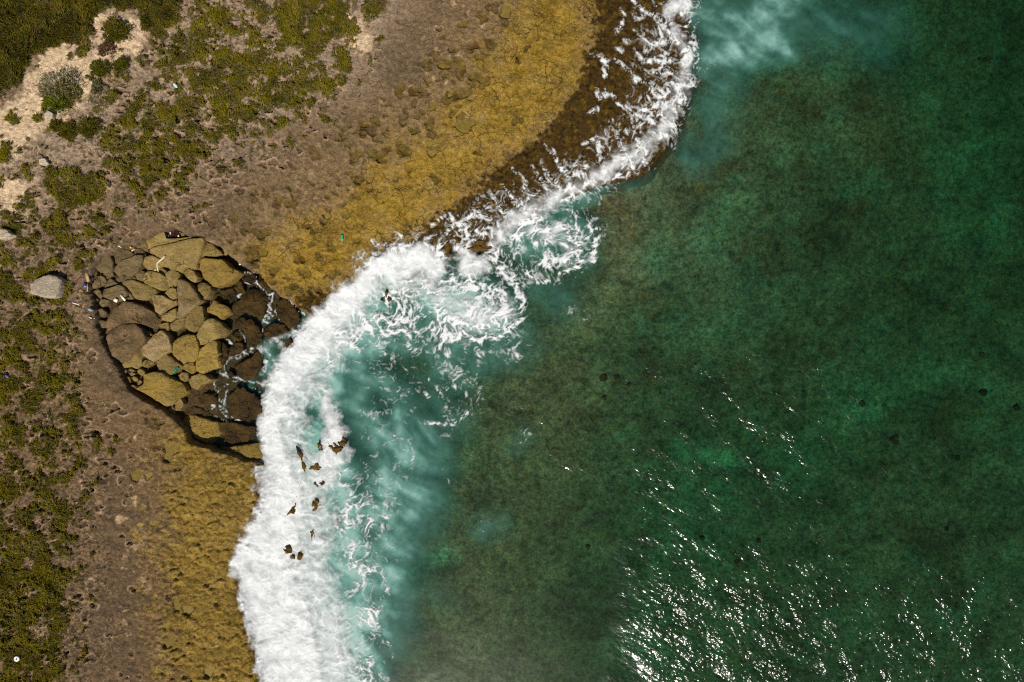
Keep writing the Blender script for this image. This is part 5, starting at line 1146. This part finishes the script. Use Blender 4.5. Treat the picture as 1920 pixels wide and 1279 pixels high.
br = stick("branch", [trace("A 1690,690")[0], trace("A 1640,750")[0], trace("A 1540,835")[0], trace("A 1537,920")[0], trace("A 1545,1000")[0]], .055, M_BLEACH, "bleached white bent branch lying on a rounded tan boulder", "branch")
pts = ground_pts([trace("A 1545,1000")[0], trace("A 1575,960")[0]], .05, 1.0); tube("twig", pts, .03, M_BLEACH, br)
stick("stick", trace("A 1025,590 1090,545"), .05, M_BLEACH, "short pale stick with yellow tip between stones under the upper rim", "stick")
yt = tube("tip", [tuple(ground_pts(trace("A 1085,548"), .07, 1.0)[0]), tuple(ground_pts(trace("A 1105,535"), .07, 1.0)[0])], .07, M_YEL, bpy.data.objects["stick"])
stick("stick", trace("A 865,510 905,545"), .05, M_BLEACH, "tiny white stick left of the yellow-tipped one under the rim", "stick")
stick("stick", trace("b 545,990 575,998 600,1008"), .05, M_BLEACH, "white stick on the pinkish ground left of the hollow", "stick", 2.2)
stick("stick", trace("C 275,750 330,768 385,780"), .05, M_BLEACH, "pale stick poking out of the left wall beside dark stones", "stick", 1.6)
stick("stick", trace("C 235,90 240,170 232,240"), .05, M_WOOD, "upright brown stick beside the blue bottle in the left wall shade", "stick", 1.7)
stick("stick", trace("C 375,385 345,460"), .035, M_BLEACH, "thin pale stick between two dark stones near the left wall", "stick", 1.6)

def box(name, px0, px1, wid, thick, mat, label, cat, zg=1.5, parent=None):
    (x0, y0, z0), (x1, y1, z1) = ground_pts([px0, px1], thick, zg); z = max(z0, z1)
    dx, dy = x1 - x0, y1 - y0; L = math.hypot(dx, dy); ux, uy = dx / L, dy / L; b = .15 * thick
    prof = [(-wid / 2, -thick + b), (-wid / 2 + b, -thick), (wid / 2 - b, -thick), (wid / 2, -thick + b), (wid / 2, -b), (wid / 2 - b, 0), (-wid / 2 + b, 0), (-wid / 2, -b)]
    V = [(s_ * ux * L - w * uy, s_ * uy * L + w * ux, h) for s_ in (-.5, .5) for w, h in prof]
    Q = np.array([(i, (i + 1) % 8, 8 + (i + 1) % 8, 8 + i) for i in range(8)]); T = np.array([(0, i + 1, i) for i in range(1, 7)] + [(8, 8 + i, 9 + i) for i in range(1, 7)])
    o = link(name, np_mesh(name, np.array(V), [Q, T]), mat, parent, smooth=False); o.location = ((x0 + x1) / 2, (y0 + y1) / 2, z)
    return tag(o, label, cat)
box("plank", trace("A 225,1040")[0], trace("A 265,1220")[0], .20, .08, mat_plain("weathered_plank", (0.40, 0.26, 0.13), .8), "weathered wooden plank leaning in the left wall's shade", "plank", 1.7)
box("driftwood_block", trace("C 740,395")[0], trace("C 800,430")[0], .24, .14, M_BLEACH, "square white scrap at the dark grey boulder's lower edge", "scrap")
box("driftwood_block", trace("C 865,310")[0], trace("C 955,420")[0], .13, .10, M_BLEACH, "long white scrap right of the square one at the dark grey boulder", "scrap")
box("scrap", trace("B 1615,870")[0], trace("B 1650,870")[0], .10, .06, M_WHITE, "white scrap at the upper right rim above the foam", "scrap", 1.2)

def bottle(px0, px1, r, mat, label, cap_mat, zg):
    (x0, y0, z0), (x1, y1, z1) = ground_pts([px0, px1], r, zg); z = max(z0, z1)
    a = np.array((x0, y0, z)); b = np.array((x1, y1, z)); u = b - a
    prof = [(0, .55), (.04, .95), (.10, 1), (.35, 1), (.38, .93), (.41, 1), (.68, 1), (.80, .72), (.88, .38), (.94, .36)]
    V, Q, T = tube_mesh("plastic_bottle", [a + u * t - a for t, _ in prof], np.array([k for _, k in prof]) * r, 10)
    o = link("plastic_bottle", np_mesh("plastic_bottle", V, [Q, T]), mat); o.location = a; tag(o, label, "bottle")
    V, Q, T = tube_mesh("cap", [u * .93, u * 1.0], r * .45, 8); link("cap", np_mesh("cap", V, [Q, T]), cap_mat, o)
    return o
bottle((641, 440), (641.5, 452), .085, mat_plain("mint_plastic", (0.02, 0.40, 0.22), .35), "small green plastic bottle lying on the ochre flat", M_WHITE, 1.1)
bottle(trace("C 185,80")[0], trace("C 205,145")[0], .12, M_BLUE, "blue plastic bottle stuck in the shaded left wall of the hollow", M_WHITE, 1.7)
bottle(trace("Z 740,565")[0], trace("Z 790,560")[0], .10, M_BLUE, "blue bottle in the gap below the pitted golden boulder", M_WHITE, .5)
bottle((327, 158), (333, 165), .11, M_LBLUE, "pale blue bottle lying in the grass near the top", M_WHITE, 2.6)
bottle((15, 703), (20, 707), .08, mat_plain("violet_plastic", (0.10, 0.08, 0.45), .4), "violet-blue bottle in the scrub at the left edge", M_WHITE, 2.4)
bottle(trace("C 290,590")[0], trace("C 360,620")[0], .13, mat_plain("clear_plastic", (0.22, 0.23, 0.27), .2, .6), "greyish clear bottle in the dark by the left wall", M_LBLUE, 1.6)
# ring float on the scrub
x, y, _ = P(35, 1233, 2.4); z = surf_z(x, y, 2.4); a = np.linspace(0, 6.283, 18, endpoint=False)
V = np.vstack([np.c_[(.13 + .075 * math.cos(t)) * np.cos(a), (.13 + .075 * math.cos(t)) * np.sin(a), np.full(18, .075 * math.sin(t))] for t in np.linspace(0, 6.283, 9, endpoint=False)])
k = np.arange(18); Q = np.vstack([np.c_[r * 18 + k, r * 18 + (k + 1) % 18, ((r + 1) % 9) * 18 + (k + 1) % 18, ((r + 1) % 9) * 18 + k] for r in range(9)])
o = link("ring_float", np_mesh("ring_float", V, Q), M_WHITE); o.location = (x, y, z + .06); tag(o, "white ring-shaped float on green scrub in the lower left corner", "float")
# green netting
r_ = np.random.default_rng(5); pts = []
for t in np.linspace(0, 1, 40):
    q = (337 + (331 - 337) * t + .8 * r_.normal(), 689 + (700 - 689) * t + .8 * r_.normal()); x, y, _ = P(q[0], q[1], .9); pts.append((x, y, surf_z(x, y, .8) + .05 + .05 * r_.random()))
zm = np.median([p[2] for p in pts]); pts = [(a_, b_, max(c_, zm - .1)) for a_, b_, c_ in pts]
tag(tube("fishing_net", pts, .055, M_GREEN), "tangle of green netting caught between tan boulders", "net")
# dark red seaweed under the upper rim
WP = trace("B 30,170 140,125 250,95 290,180 380,170 410,250 400,320 250,335 90,335 100,230")
r_ = np.random.default_rng(9); V = []; Fq = []
xsq = np.array([p[0] for p in WP]); ysq = np.array([p[1] for p in WP])
c0 = np.array(P(xsq.mean(), ysq.mean(), .9))
base = resample([P(a_, b_, .85)[:2] for a_, b_ in WP], 24); cc = base.mean(0)
V = [(p[0], p[1], .5) for p in base] + [(cc[0] + .7 * (p[0] - cc[0]), cc[1] + .7 * (p[1] - cc[1]), .85) for p in base] + [(cc[0], cc[1], .9)]
Q = [(i, (i + 1) % 24, 24 + (i + 1) % 24, 24 + i) for i in range(24)]; T = [(24 + i, 24 + (i + 1) % 24, 48) for i in range(24)]
for _ in range(420):
    qx = r_.uniform(xsq.min(), xsq.max()); qy = r_.uniform(ysq.min(), ysq.max())
    if poly_sdf(np.array([qx], f4), np.array([qy], f4), WP)[0] < .3: continue
    x, y, z = P(qx, qy, .9 + r_.uniform(-.05, .12)); t = r_.uniform(0, 6.28); L = r_.uniform(.08, .22); w = .04; b0 = len(V)
    ux, uy = math.cos(t), math.sin(t)
    V += [(x - uy * w, y + ux * w, z), (x + uy * w, y - ux * w, z), (x + ux * L + uy * w, y + uy * L - ux * w, z + r_.uniform(-.04, .08)), (x + ux * L - uy * w, y + uy * L + ux * w, z + r_.uniform(-.04, .08))]; Q.append((b0, b0 + 1, b0 + 2, b0 + 3))
o = link("seaweed_heap", np_mesh("seaweed_heap", np.array(V) - c0, [np.array(Q), np.array(T)]), M_WEED, smooth=False); o.location = c0
tag(o, "glossy dark red seaweed heap under the upper rim with white scraps", "seaweed")
for bx, by, l in ((210, 240, "white foam scrap in the middle of the dark red seaweed"), (165, 305, "white scrap at the lower left edge of the red seaweed"), (368, 300, "white scrap at the lower right edge of the red seaweed")):
    q = trace("B %d,%d" % (bx, by))[0]; box("scrap", q, (q[0] + 2.2, q[1] - .6), .10, .06, M_WHITE, l, "scrap", .95)
rock("cobble", trace("B 405,240 450,215 490,260 480,310 430,315"), 1.0, 't', "tan cobble at the right end of the red seaweed", "cobble", base=.2, bevel=.12, bumpy=.02, n=18, facets=1)

tris = sum(sum(len(p.vertices) - 2 for p in o.data.polygons) if len(o.data.polygons) < 5000 else len(o.data.polygons) * 2 for o in SC.objects if o.type == 'MESH')
print("TRIS", tris)
